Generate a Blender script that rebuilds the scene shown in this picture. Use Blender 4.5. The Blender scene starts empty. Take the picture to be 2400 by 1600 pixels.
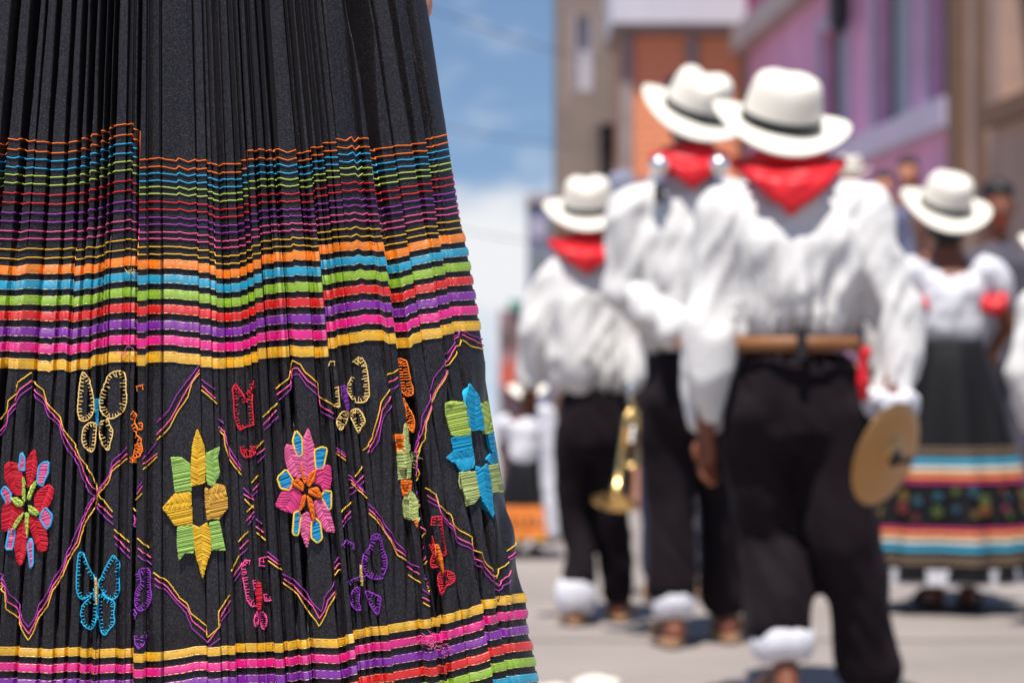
import bpy, bmesh, math, random
import numpy as np
from mathutils import Vector, Matrix, Euler, noise as mnoise
from mathutils.geometry import tessellate_polygon
random.seed(7)
rng = np.random.default_rng(11)
SC = bpy.context.scene
COL = SC.collection

# ------------------------------------------------------------------ camera, sky, sun, exposure
F = 5667.0          # focal length in pixels of a 2400 px wide frame (85 mm lens)
CX, HY, CAMZ = 1200.0, 840.0, 0.9
cam_d = bpy.data.cameras.new('camera'); cam = bpy.data.objects.new('camera', cam_d); COL.objects.link(cam)
cam.location = (0, 0, CAMZ); cam.rotation_euler = (math.radians(90), 0, 0)
cam_d.sensor_width = 36.0; cam_d.lens = F * 36.0 / 2400.0
cam_d.shift_y = 40.0 / 2400.0
cam_d.clip_start = 0.1; cam_d.clip_end = 6000
cam_d.dof.use_dof = True; cam_d.dof.focus_distance = 2.335; cam_d.dof.aperture_fstop = 4.9
cam_d.dof.aperture_blades = 8; cam_d.dof.aperture_rotation = 0.2
SC.camera = cam

SUN = Vector((-0.08, -0.31, 0.948)).normalized()
world = bpy.data.worlds.new('World'); SC.world = world; world.use_nodes = True
nt = world.node_tree; nt.nodes.clear()
def N(nt, t, **kw):
    n = nt.nodes.new(t)
    for k, v in kw.items(): setattr(n, k, v)
    return n
def L(nt, a, b): nt.links.new(a, b)
tc = N(nt, 'ShaderNodeTexCoord'); sep = N(nt, 'ShaderNodeSeparateXYZ'); L(nt, tc.outputs['Generated'], sep.inputs[0])
mx = N(nt, 'ShaderNodeMath', operation='MAXIMUM'); L(nt, sep.outputs['Z'], mx.inputs[0]); mx.inputs[1].default_value = 0.0
lift = N(nt, 'ShaderNodeMath', operation='MULTIPLY_ADD'); L(nt, mx.outputs[0], lift.inputs[0]); lift.inputs[1].default_value = 1.0; lift.inputs[2].default_value = 0.15
cmb = N(nt, 'ShaderNodeCombineXYZ'); L(nt, sep.outputs['X'], cmb.inputs[0]); L(nt, sep.outputs['Y'], cmb.inputs[1]); L(nt, lift.outputs[0], cmb.inputs[2])
sky = N(nt, 'ShaderNodeTexSky', sky_type='NISHITA', sun_disc=False)
sky.sun_elevation = math.asin(SUN.z); sky.sun_rotation = math.atan2(SUN.x, SUN.y)
sky.altitude = 3200; sky.air_density = 1.5; sky.dust_density = 0.0; sky.ozone_density = 3.0
nrm = N(nt, 'ShaderNodeVectorMath', operation='NORMALIZE'); L(nt, cmb.outputs[0], nrm.inputs[0]); L(nt, nrm.outputs[0], sky.inputs['Vector'])
mp = N(nt, 'ShaderNodeMapping'); L(nt, tc.outputs['Generated'], mp.inputs[0])
mp.inputs['Scale'].default_value = (9.0, 9.0, 15.0); mp.inputs['Location'].default_value = (2.7, 0.0, 4.59)
nz = N(nt, 'ShaderNodeTexNoise'); L(nt, mp.outputs[0], nz.inputs['Vector'])
nz.inputs['Scale'].default_value = 1.0; nz.inputs['Detail'].default_value = 5.0; nz.inputs['Roughness'].default_value = 0.55
low = N(nt, 'ShaderNodeMapRange'); L(nt, sep.outputs['Z'], low.inputs[0]); low.inputs[1].default_value = 0.0; low.inputs[2].default_value = 0.15; low.inputs[3].default_value = 0.09; low.inputs[4].default_value = -0.13
cl_ = N(nt, 'ShaderNodeMath', operation='ADD'); L(nt, nz.outputs['Fac'], cl_.inputs[0]); L(nt, low.outputs[0], cl_.inputs[1])
rmp = N(nt, 'ShaderNodeValToRGB'); L(nt, cl_.outputs[0], rmp.inputs[0])
rmp.color_ramp.elements[0].position = 0.43; rmp.color_ramp.elements[1].position = 0.64
mixc = N(nt, 'ShaderNodeMix', data_type='RGBA'); L(nt, rmp.outputs[0], mixc.inputs['Factor'])
L(nt, sky.outputs[0], mixc.inputs['A']); mixc.inputs['B'].default_value = (7.4, 7.5, 7.7, 1)
bg = N(nt, 'ShaderNodeBackground'); L(nt, mixc.outputs['Result'], bg.inputs[0]); bg.inputs[1].default_value = 0.088
wo = N(nt, 'ShaderNodeOutputWorld'); L(nt, bg.outputs[0], wo.inputs[0])

sd = bpy.data.lights.new('sun', 'SUN'); sd.energy = 5.0; sd.angle = math.radians(0.53); sd.color = (1.0, 0.955, 0.89)
so = bpy.data.objects.new('sun', sd); COL.objects.link(so); so.location = (-3, -6, 14)
so.rotation_euler = SUN.to_track_quat('Z', 'Y').to_euler()
SC.view_settings.view_transform = 'Standard'; SC.view_settings.look = 'None'
SC.view_settings.exposure = 0.44; SC.view_settings.gamma = 1.0; SC.view_settings.use_curve_mapping = False
SC.cycles.use_denoising = True
SC.cycles.max_bounces = 6; SC.cycles.diffuse_bounces = 3; SC.cycles.glossy_bounces = 3; SC.cycles.caustics_reflective = False; SC.cycles.caustics_refractive = False

# ------------------------------------------------------------------ helpers
def srgb(r, g, b):
    f = lambda c: ((c/255.0+0.055)/1.055)**2.4 if c > 10 else c/255.0/12.92
    return (f(r), f(g), f(b))
MATS = {}
def mat(name, col, rough=0.7, spec=0.4, metal=0.0, var=0.0, vscale=4.0, bump=0.0, bscale=60.0, stretch=(1,1,1),
        sheen=0.0, sheen_tint=(1,1,1), island=0.0, sparkle_specks=None, aniso=0.0, subs=0.0, bdist=0.01):
    if name in MATS: return MATS[name]
    m = bpy.data.materials.new(name); m.use_nodes = True; t = m.node_tree
    p = t.nodes['Principled BSDF']
    p.inputs['Base Color'].default_value = (*col, 1); p.inputs['Roughness'].default_value = rough
    p.inputs['Specular IOR Level'].default_value = spec; p.inputs['Metallic'].default_value = metal
    if sheen: p.inputs['Sheen Weight'].default_value = sheen; p.inputs['Sheen Tint'].default_value = (*sheen_tint, 1); p.inputs['Sheen Roughness'].default_value = 0.45
    if aniso:
        p.inputs['Anisotropic'].default_value = aniso; p.inputs['Anisotropic Rotation'].default_value = 0.25
        tg = N(t, 'ShaderNodeTangent', direction_type='RADIAL', axis='Z'); L(t, tg.outputs[0], p.inputs['Tangent'])
    if subs: p.inputs['Subsurface Weight'].default_value = subs; p.inputs['Subsurface Radius'].default_value = (0.01, 0.004, 0.002)
    cur = None
    tcn = N(t, 'ShaderNodeTexCoord'); mpn = N(t, 'ShaderNodeMapping'); L(t, tcn.outputs['Object'], mpn.inputs[0]); mpn.inputs['Scale'].default_value = stretch
    if var:
        nn = N(t, 'ShaderNodeTexNoise'); L(t, mpn.outputs[0], nn.inputs['Vector']); nn.inputs['Scale'].default_value = vscale; nn.inputs['Detail'].default_value = 6; nn.inputs['Roughness'].default_value = 0.6
        hs = N(t, 'ShaderNodeHueSaturation'); hs.inputs['Color'].default_value = (*col, 1)
        mr = N(t, 'ShaderNodeMapRange'); L(t, nn.outputs['Fac'], mr.inputs[0]); mr.inputs[1].default_value = 0.3; mr.inputs[2].default_value = 0.7; mr.inputs[3].default_value = 1-var; mr.inputs[4].default_value = 1+var
        L(t, mr.outputs[0], hs.inputs['Value']); cur = hs.outputs[0]
    if island:
        g = N(t, 'ShaderNodeNewGeometry'); hs = N(t, 'ShaderNodeHueSaturation')
        if cur: L(t, cur, hs.inputs['Color'])
        else: hs.inputs['Color'].default_value = (*col, 1)
        mr = N(t, 'ShaderNodeMapRange'); L(t, g.outputs['Random Per Island'], mr.inputs[0]); mr.inputs[3].default_value = 1-island; mr.inputs[4].default_value = 1+island
        L(t, mr.outputs[0], hs.inputs['Value']); cur = hs.outputs[0]
    if sparkle_specks:
        sc_, amt = sparkle_specks  # cloth sparkle painted into the base colour as random pale cells
        vo = N(t, 'ShaderNodeTexVoronoi'); L(t, tcn.outputs['Object'], vo.inputs['Vector']); vo.inputs['Scale'].default_value = sc_
        sx = N(t, 'ShaderNodeSeparateColor'); L(t, vo.outputs['Color'], sx.inputs[0])
        rp = N(t, 'ShaderNodeMapRange'); L(t, sx.outputs[0], rp.inputs[0]); rp.inputs[1].default_value = 0.55; rp.inputs[2].default_value = 1.0; rp.inputs[3].default_value = 0.0; rp.inputs[4].default_value = amt
        mxn = N(t, 'ShaderNodeMix', data_type='RGBA'); L(t, rp.outputs[0], mxn.inputs['Factor'])
        if cur: L(t, cur, mxn.inputs['A'])
        else: mxn.inputs['A'].default_value = (*col, 1)
        cl = N(t, 'ShaderNodeMix', data_type='RGBA'); cl.inputs['Factor'].default_value = 0.35; cl.inputs['A'].default_value = (0.30, 0.31, 0.34, 1); L(t, vo.outputs['Color'], cl.inputs['B'])
        L(t, cl.outputs['Result'], mxn.inputs['B']); cur = mxn.outputs['Result']
    if cur: L(t, cur, p.inputs['Base Color'])
    if bump:
        nb = N(t, 'ShaderNodeTexNoise'); L(t, mpn.outputs[0], nb.inputs['Vector']); nb.inputs['Scale'].default_value = bscale; nb.inputs['Detail'].default_value = 3
        bp = N(t, 'ShaderNodeBump'); bp.inputs['Strength'].default_value = bump; bp.inputs['Distance'].default_value = bdist
        L(t, nb.outputs['Fac'], bp.inputs['Height']); L(t, bp.outputs[0], p.inputs['Normal'])
    MATS[name] = m
    return m

def mesh_obj(name, verts, faces, m, parent=None, origin=(0,0,0), smooth=False):
    me = bpy.data.meshes.new(name)
    v = np.asarray(verts, dtype=np.float64) - np.asarray(origin, dtype=np.float64)
    if isinstance(faces, np.ndarray) and faces.ndim == 2:
        nf, k = faces.shape
        me.vertices.add(len(v)); me.vertices.foreach_set('co', v.astype(np.float32).ravel())
        me.loops.add(nf*k); me.loops.foreach_set('vertex_index', faces.astype(np.int32).ravel())
        me.polygons.add(nf); me.polygons.foreach_set('loop_start', np.arange(0, nf*k, k, dtype=np.int32)); me.polygons.foreach_set('loop_total', np.full(nf, k, dtype=np.int32))
        me.update(calc_edges=True); me.validate()
    else:
        me.from_pydata([tuple(x) for x in v], [], [tuple(int(i) for i in f) for f in faces]); me.update()
    if smooth: me.polygons.foreach_set('use_smooth', np.ones(len(me.polygons), dtype=bool))
    o = bpy.data.objects.new(name, me); COL.objects.link(o)
    if m: me.materials.append(m)
    if parent: o.parent = parent
    else: o.location = origin
    return o
def tag(o, label=None, cat=None, group=None, kind=None):
    if label: o['label'] = label
    if cat: o['category'] = cat
    if group: o['group'] = group
    if kind: o['kind'] = kind
    return o
def empty(name, loc):
    o = bpy.data.objects.new(name, None); COL.objects.link(o); o.location = loc; o.empty_display_size = 0.1
    return o
class MB:
    def __init__(s): s.v = []; s.f = []
    def add(s, v, f):
        k = len(s.v); s.v += [tuple(x) for x in v]; s.f += [tuple(i+k for i in q) for q in f]; return s
    def box(s, x0, x1, y0, y1, z0, z1):
        v = [(x0,y0,z0),(x1,y0,z0),(x1,y1,z0),(x0,y1,z0),(x0,y0,z1),(x1,y0,z1),(x1,y1,z1),(x0,y1,z1)]
        return s.add(v, [(0,3,2,1),(4,5,6,7),(0,1,5,4),(1,2,6,5),(2,3,7,6),(3,0,4,7)])
    def build(s, name, m, parent=None, origin=(0,0,0), smooth=False): return mesh_obj(name, s.v, s.f, m, parent, origin, smooth)
def tube(pts, r, sides=6, ref=(0,-1,0), cap=True):
    P = np.asarray(pts, float); n = len(P)
    r = np.broadcast_to(np.asarray(r, float), (n,))
    T = np.gradient(P, axis=0); T /= np.maximum(np.linalg.norm(T, axis=1, keepdims=True), 1e-12)
    B = np.cross(T, np.asarray(ref, float)); bl = np.linalg.norm(B, axis=1, keepdims=True)
    B = np.where(bl < 1e-3, np.cross(T, np.array([1.0, 0.01, 0.02])), B); B /= np.linalg.norm(B, axis=1, keepdims=True)
    U = np.cross(B, T)
    a = np.arange(sides)*2*math.pi/sides
    V = (P[:,None,:] + r[:,None,None]*(np.cos(a)[None,:,None]*B[:,None,:] + np.sin(a)[None,:,None]*U[:,None,:])).reshape(-1, 3)
    i = np.arange(n-1)[:,None]*sides; j = np.arange(sides)[None,:]; j2 = (j+1) % sides
    Fq = np.stack([i+j, i+j2, i+sides+j2, i+sides+j], -1).reshape(-1, 4)
    return V, Fq
def join(parts):
    Vs, Fs, k = [], [], 0
    for V, Q in parts: Vs.append(V); Fs.append(Q+k); k += len(V)
    return np.concatenate(Vs), np.concatenate(Fs)
def ring_lathe(profile, seg=40, sx=1.0, sy=1.0, rfun=None):
    """profile: (radius, z) list -> surface of revolution, radius optionally modulated by rfun(angle, index)"""
    P = np.asarray(profile, float); a = np.arange(seg)*2*math.pi/seg
    R = P[:,0][:,None]*np.ones(seg)[None,:]
    if rfun is not None: R = R*rfun(a[None,:], np.arange(len(P))[:,None])
    V = np.stack([R*np.cos(a)*sx, R*np.sin(a)*sy, np.broadcast_to(P[:,1][:,None], R.shape)], -1).reshape(-1, 3)
    i = np.arange(len(P)-1)[:,None]*seg; j = np.arange(seg)[None,:]; j2 = (j+1) % seg
    return V, np.stack([i+j, i+j2, i+seg+j2, i+seg+j], -1).reshape(-1, 4)
def xform(V, M):
    M = np.array(M); return V @ M[:3,:3].T + M[:3,3]
DS = 2400/2352.0
def W(xd, yd, Y):
    """a point at distance Y seen at (xd, yd) of the 2352 px wide picture"""
    return np.array([(xd*DS-CX)/F*Y, Y, CAMZ-(yd*DS-HY)/F*Y])

# ------------------------------------------------------------------ ground
M_ground = mat('street_concrete', (0.262, 0.226, 0.206), rough=0.9, spec=0.2, var=0.16, vscale=0.9, bump=0.35, bscale=35)
CREST = 15.0
gy = [-30, 0, 5, 10, 13, CREST, 18, 25, 60, 200, 800, 3000]
def gz(y): return 0.0 if y <= 13 else (-0.02*(y-13) if y <= CREST else -0.04-0.085*(y-CREST))
gx = [-2000, -300, -60, -20, -8, -4, 0, 4, 8, 20, 60, 300, 2000]
gv = [(x, y, gz(y)) for y in gy for x in gx]; nx = len(gx)
gf = [(j*nx+i, j*nx+i+1, (j+1)*nx+i+1, (j+1)*nx+i) for j in range(len(gy)-1) for i in range(nx-1)]
ground = tag(mesh_obj('ground', gv, gf, M_ground), 'pale beige concrete street surface in full sun', 'ground', kind='structure')
M_tar = mat('joint_tar', (0.16, 0.14, 0.125), rough=0.9)
for k, y in enumerate((4.6, 7.7, 10.8)):
    b = MB(); b.box(-7, 7, y, y+0.02, 0.001, 0.004); b.build('expansion_joint', M_tar, ground)

# ------------------------------------------------------------------ buildings along the street
D_WALL = 6.0
fac_dir = Vector(((892-1200)/F, 1.0, 0)).normalized(); fac_in = Vector((fac_dir.y, -fac_dir.x, 0))   # fac_in points away from the street
def fac(Y, out, z):
    """point on the facade plane at distance Y; out > 0 stands proud toward the street"""
    X = D_WALL + (892-1200)/F*Y
    return (X - out*fac_in.x, Y - out*fac_in.y, z)
def fbox(mb, Y0, Y1, o0, o1, z0, z1):
    v = [fac(Y0,o0,z0),fac(Y1,o0,z0),fac(Y1,o1,z0),fac(Y0,o1,z0),fac(Y0,o0,z1),fac(Y1,o0,z1),fac(Y1,o1,z1),fac(Y0,o1,z1)]
    return mb.add(v, [(0,3,2,1),(4,5,6,7),(0,1,5,4),(1,2,6,5),(2,3,7,6),(3,0,4,7)])
def wall_cells(addbox, u0, u1, v0, v1, holes):
    us = sorted({u0, u1, *[h[0] for h in holes], *[h[1] for h in holes]}); vs = sorted({v0, v1, *[h[2] for h in holes], *[h[3] for h in holes]})
    for i in range(len(us)-1):
        for j in range(len(vs)-1):
            cu, cv = (us[i]+us[i+1])/2, (vs[j]+vs[j+1])/2
            if any(h[0] < cu < h[1] and h[2] < cv < h[3] for h in holes): continue
            addbox(us[i], us[i+1], vs[j], vs[j+1])
M_purple = mat('purple_plaster', srgb(228, 164, 200), rough=0.85, var=0.12, vscale=1.2, bump=0.3, bscale=20)
M_magenta = mat('magenta_paint', srgb(150, 20, 95), rough=0.7, var=0.1)
M_lilac = mat('lilac_trim', srgb(190, 178, 200), rough=0.8, var=0.1, vscale=2)
M_greytrim = mat('grey_cornice', srgb(165, 150, 150), rough=0.85, var=0.15, vscale=2)
M_glass = mat('window_glass', (0.20, 0.23, 0.22), rough=0.35, spec=0.3)
M_greenframe = mat('green_frame', srgb(70, 110, 105), rough=0.6)
M_curtain = mat('pale_blind', srgb(160, 165, 175), rough=0.9)
M_brown = mat('brown_plaster', srgb(176, 146, 132), rough=0.9, var=0.15, vscale=1.5, bump=0.3, bscale=15)
M_browndk = mat('brown_stone', srgb(120, 90, 72), rough=0.9, var=0.15)
M_dark = mat('dark_interior', (0.012, 0.010, 0.012), rough=0.8)
M_doorwood = mat('door_wood', srgb(96, 56, 40), rough=0.6, var=0.2, vscale=3, stretch=(1,1,6))
M_white = mat('white_sheet', srgb(202, 200, 208), rough=0.6, var=0.05)
M_concrete = mat('raw_concrete', srgb(150, 140, 136), rough=0.9, var=0.15, vscale=2, bump=0.3, bscale=12)
M_brick = mat('clay_brick', srgb(242, 158, 116), rough=0.9, var=0.2, vscale=3, bump=0.4, bscale=25)
M_mortar = mat('mortar', srgb(205, 150, 120), rough=0.95, var=0.1)
M_greybld = mat('grey_brown_render', srgb(138, 123, 115), rough=0.9, var=0.22, vscale=0.9, bump=0.3, bscale=10)
M_slate = mat('slate_blue_render', srgb(120, 124, 145), rough=0.9, var=0.2, vscale=1.0)
M_red = mat('red_awning', srgb(200, 95, 75), rough=0.8, var=0.1)
M_greenroof = mat('green_sheet_roof', srgb(60, 140, 120), rough=0.6, var=0.1)
M_farbrown = mat('far_brown', srgb(150, 125, 125), rough=0.9, var=0.25, vscale=0.5)
M_metal_dk = mat('dark_metal', (0.03, 0.03, 0.04), rough=0.5, metal=0.6)

ph = empty('purple_house', fac(32, 0, gz(32)))
def fpart(name, m, parent, boxes):
    mb = MB()
    for bx in boxes: fbox(mb, *bx)
    return mb.build(name, m, parent, origin=tuple(ph.location) if parent is None or parent == ph else tuple(parent['o']))
PO = tuple(ph.location)
holes = [(31.0, 32.8, 3.62, 5.3), (27.3, 29.2, 3.62, 5.4), (25.2, 26.4, 3.62, 5.4), (26.9, 28.2, -1.4, 3.05)]
mb = MB(); wall_cells(lambda a, b, c, d: fbox(mb, a, b, -0.35, 0.0, c, d), 24.9, 39.4, -3.2, 6.0, holes); mb.build('wall', M_purple, ph, PO)
mb = MB(); fbox(mb, 24.9, 39.4, 0.003, 0.30, 5.85, 6.25); mb.build('cornice', M_greytrim, ph, PO)
mb = MB(); fbox(mb, 24.9, 39.4, -0.35, 0.05, 6.253, 7.6); mb.build('parapet', M_magenta, ph, PO)
mb = MB(); fbox(mb, 24.9, 31.0, 0.003, 0.22, 3.30, 3.60); mb.build('ledge', M_lilac, ph, PO)
mb = MB(); fbox(mb, 24.82, 25.0, 0.003, 0.10, -3.0, 5.84); mb.build('corner_pilaster', M_lilac, ph, PO)
for k, (a, b, c, d) in enumerate(holes[:3]):
    mb = MB(); t = 0.16
    fbox(mb, a-t, a, 0.003, 0.06, c, d+t); fbox(mb, b, b+t, 0.003, 0.06, c, d+t); fbox(mb, a, b, 0.003, 0.06, d, d+t)
    win = mb.build('window', M_lilac, ph, PO)
    win['o'] = PO
    mb = MB(); fbox(mb, a, b, -0.26, -0.22, c, d); mb.build('pane', M_glass, win, PO)
    mid = (a+b)/2
    mb = MB(); fbox(mb, mid-0.05, mid+0.05, -0.21, -0.15, c, d); fbox(mb, a, a+0.08, -0.21, -0.15, c, d); fbox(mb, b-0.08, b, -0.21, -0.15, c, d); mb.build('frame', M_greenframe if k else M_metal_dk, win, PO)
    mb = MB(); fbox(mb, mid+0.1, b-0.12, -0.205, -0.19, c+0.05, d-0.05); mb.build('blind', M_curtain, win, PO)
mb = MB(); fbox(mb, 26.9, 28.2, -0.30, -0.24, -1.4, 3.05); dr = mb.build('door', M_doorwood, ph, PO)
mb = MB(); fbox(mb, 27.0, 27.1, -0.235, -0.2, 0.4, 0.6); mb.build('handle', M_metal_dk, dr, PO)
tag(ph, 'purple plastered house with lilac window frames, white ledge and grey cornice', 'house')
wl = empty('wall_lamp', fac(30.4, 0.0, 5.3)); WO = tuple(wl.location)
mb = MB(); fbox(mb, 30.35, 30.45, 0.004, 0.35, 5.5, 5.56); mb.build('bracket', M_metal_dk, wl, WO)
mb = MB(); fbox(mb, 30.28, 30.52, 0.12, 0.36, 5.1, 5.48); fbox(mb, 30.33, 30.47, 0.17, 0.31, 4.98, 5.097); mb.build('lantern', M_metal_dk, wl, WO)
tag(wl, 'dark lantern on a bracket high on the purple house', 'lamp')

bh = empty('brown_house', fac(23, 0, gz(23))); BO = tuple(bh.location)
holes = [(20.2, 23.0, 3.3, 6.2)]
mb = MB(); wall_cells(lambda a, b, c, d: fbox(mb, a, b, -0.35, 0.12, c, d), 18.0, 24.80, -2.5, 7.4, holes); mb.build('wall', M_brown, bh, BO)
mb = MB(); fbox(mb, 24.3, 24.78, 0.123, 0.2, -2.5, 7.4); mb.build('pilaster', M_browndk, bh, BO)
mb = MB(); fbox(mb, 23.5, 23.75, 0.123, 0.17, -2.5, 7.4); mb.build('pilaster', M_browndk, bh, BO)
mb = MB(); fbox(mb, 20.0, 23.2, 0.123, 0.24, 3.1, 3.3); win = mb.build('window', M_browndk, bh, BO)
mb = MB(); fbox(mb, 20.2, 23.0, -0.30, -0.25, 3.3, 6.2); mb.build('pane', M_glass, win, BO)
mb = MB(); fbox(mb, 21.5, 21.6, -0.24, -0.18, 3.3, 6.2); fbox(mb, 20.2, 23.0, -0.24, -0.185, 4.7, 4.8); mb.build('frame', M_doorwood, win, BO)
tag(bh, 'brown plastered house with a dark upper window at the picture edge', 'house')

kh = empty('brick_house', (2.9, 39.8, gz(39.8))); KO = tuple(kh.location)
mb = MB(); mb.box(1.80, 3.95, 39.75, 42.5, -4, 6.25); mb.build('wall', M_mortar, kh, KO)
mb = MB(); mb.box(1.62, 4.0, 39.35, 42.5, 6.36, 8.6); mb.build('parapet', M_white, kh, KO)
mb = MB(); mb.box(1.66, 3.98, 39.45, 42.5, 6.253, 6.357); mb.build('slab', M_concrete, kh, KO)
for x0, x1 in ((1.78, 1.98), (2.88, 3.06), (3.80, 3.97)):
    mb = MB(); mb.box(x0, x1, 39.66, 39.747, -4, 6.25); mb.build('column', M_concrete, kh, KO)
bm_ = MB().box(-0.122, 0.122, -0.02, 0.02, -0.062, 0.062)
br_me = None
for r in range(18):
    z = 3.72 + r*0.14
    if z > 6.16: break
    for (xa, xb) in ((1.99, 2.87), (3.07, 3.79)):
        x = xa + 0.13 - (0.13 if r % 2 else 0)
        while x < xb:
            l, rr = max(x-0.122, xa+0.004), min(x+0.122, xb-0.004)
            if rr-l > 0.06:
                if br_me is None:
                    o = bm_.build('brick', M_brick, kh); br_me = o.data
                else:
                    o = bpy.data.objects.new('brick', br_me); COL.objects.link(o); o.parent = kh
                o.location = ((l+rr)/2-KO[0], 39.733+random.uniform(-.006, .006)-KO[1], z-KO[2]); o.scale = ((rr-l)/0.244, 1, 1)
            x += 0.26
tag(kh, 'unfinished red brick house front under a white overhanging parapet', 'house')

gh = empty('grey_house', (1.5, 44.5, gz(44.5))); GO = tuple(gh.location)
mb = MB(); wall_cells(lambda a, b, c, d: mb.box(a, b, 44.2, 44.5, c, d), 0.84, 4.5, -5, 11, [(1.17, 1.42, 5.8, 7.15), (1.62, 1.95, 3.4, 5.2)]); mb.box(0.86, 4.48, 44.503, 50, -5, 10.9); mb.build('wall', M_greybld, gh, GO)
mb = MB(); mb.box(1.17, 1.42, 44.40, 44.45, 5.8, 7.15); w_ = mb.build('window', M_white, gh, GO)
mb = MB(); mb.box(1.13, 1.17, 44.16, 44.197, 5.75, 7.2); mb.box(1.42, 1.46, 44.16, 44.197, 5.75, 7.2); mb.build('frame', M_lilac, w_, GO)
mb = MB(); mb.box(1.62, 1.95, 44.40, 44.45, 3.4, 5.2); mb.build('window', M_dark, gh, GO)
mb = MB(); mb.box(1.45, 2.1, 43.7, 44.19, 4.0, 4.12); bal = mb.build('balcony', M_concrete, gh, GO)
mb = MB()
for k in range(7): mb.box(1.46+k*0.1, 1.48+k*0.1, 43.72, 43.74, 4.12, 5.0)
mb.box(1.45, 2.1, 43.70, 43.76, 5.0, 5.05); mb.build('railing', M_metal_dk, bal, GO)
mb = MB(); mb.box(0.75, 1.0, 43.9, 44.195, -5, 3.4); mb.build('buttress', M_browndk, gh, GO)
tag(gh, 'tall grey brown rendered house with a narrow white window, edge against the sky', 'house')

sh = empty('slate_house', (0.9, 62, gz(62))); SO_ = tuple(sh.location)
mb = MB(); mb.box(0.42, 2.0, 62, 66, -8, 4.9); mb.build('wall', M_slate, sh, SO_)
mb = MB(); mb.box(0.38, 2.0, 61.9, 66, 4.903, 5.1); mb.build('roof', M_greytrim, sh, SO_)
for k in range(3):
    for j in range(2):
        mb = MB(); mb.box(0.55+j*0.42, 0.80+j*0.42, 61.95, 61.997, 2.2+k*0.9, 2.7+k*0.9); mb.build('window', M_glass if (j+k) % 2 else M_lilac, sh, SO_)
tag(sh, 'slate blue distant house beside the grey house, low in the gap', 'house')
fh = empty('far_house', (-0.2, 82, gz(82))); FO = tuple(fh.location)
mb = MB(); mb.box(-0.45, 1.1, 82, 86, -10, 2.55); mb.build('wall', M_farbrown, fh, FO)
mb = MB(); mb.box(-0.1, 1.1, 81.8, 86.2, 2.553, 2.85); mb.build('roof', M_greenroof, fh, FO)
mb = MB(); mb.box(-0.40, 0.55, 81.2, 81.99, -0.1, 0.75); mb.build('awning', M_red, fh, FO)
for j in range(2):
    mb = MB(); mb.box(-0.3+j*0.5, -0.05+j*0.5, 81.95, 81.997, 1.2, 1.9); mb.build('window', M_dark, fh, FO)
tag(fh, 'small far brown house with green roof and red awning beside the skirt edge', 'house')

M_cable = mat('cable_rubber', (0.03, 0.03, 0.035), rough=0.6)
for k, (p0, p1, lab) in enumerate([((960, -40, 26), (1420, 150, 26), 'uppermost overhead cable slanting across the blue sky'), ((940, 230, 30), (1300, 330, 30), 'middle overhead cable crossing the white cloud'), ((980, 470, 34), (1290, 560, 34), 'lowest overhead cable sagging across the sky')]):
    a, b = W(*p0), W(*p1); d = b-a; a = a-d*1.5; b = b+d*0.05
    pts = [a+(b-a)*t - np.array([0, 0, 0.25*4*t*(1-t)]) for t in np.linspace(0, 1, 14)]
    V, Q = tube(pts, 0.007, 6); tag(mesh_obj('overhead_cable', V, Q, M_cable, None, tuple(a), True), lab, 'cable', 'overhead cables')

# ------------------------------------------------------------------ people
bm = bmesh.new(); bmesh.ops.create_icosphere(bm, subdivisions=2, radius=1.0)
ICO_V = np.array([v.co[:] for v in bm.verts]); ICO_F = np.array([[v.index for v in f.verts] for f in bm.faces]); bm.free()
PENDING = []
def balls(chain, step=0.3):
    """chain of (x, y, z, rx[, ry[, rz]]) -> ellipsoids strung along it"""
    out = []
    ch = []
    for c in chain:
        c = list(map(float, c))
        if len(c) == 4: c += [c[3]]
        if len(c) == 5: c += [min(c[3], c[4])]
        ch.append(np.array(c))
    for a, b in zip(ch[:-1], ch[1:]):
        l = np.linalg.norm(a[:3]-b[:3]); n = max(1, int(math.ceil(l/(step*max(0.004, min(a[3:].min(), b[3:].min()))))))
        n = min(n, 40)
        for k in range(n): out.append(a+(b-a)*k/n)
    out.append(ch[-1])
    return out
def blob(name, chains, m, parent, voxel=0.012, smooth=6, fold=None):
    Vs, Fs, k = [], [], 0
    for ch in chains:
        for e in balls(ch):
            Vs.append(ICO_V*e[3:6] + e[:3]); Fs.append(ICO_F+k); k += len(ICO_V)
    o = mesh_obj(name, np.concatenate(Vs), np.concatenate(Fs), m, parent, tuple(parent.location), True)
    r = o.modifiers.new('remesh', 'REMESH'); r.mode = 'VOXEL'; r.voxel_size = voxel; r.use_smooth_shade = True
    s = o.modifiers.new('smooth', 'SMOOTH'); s.factor = 0.5; s.iterations = smooth
    PENDING.append((o, fold, m))
    return o
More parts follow.
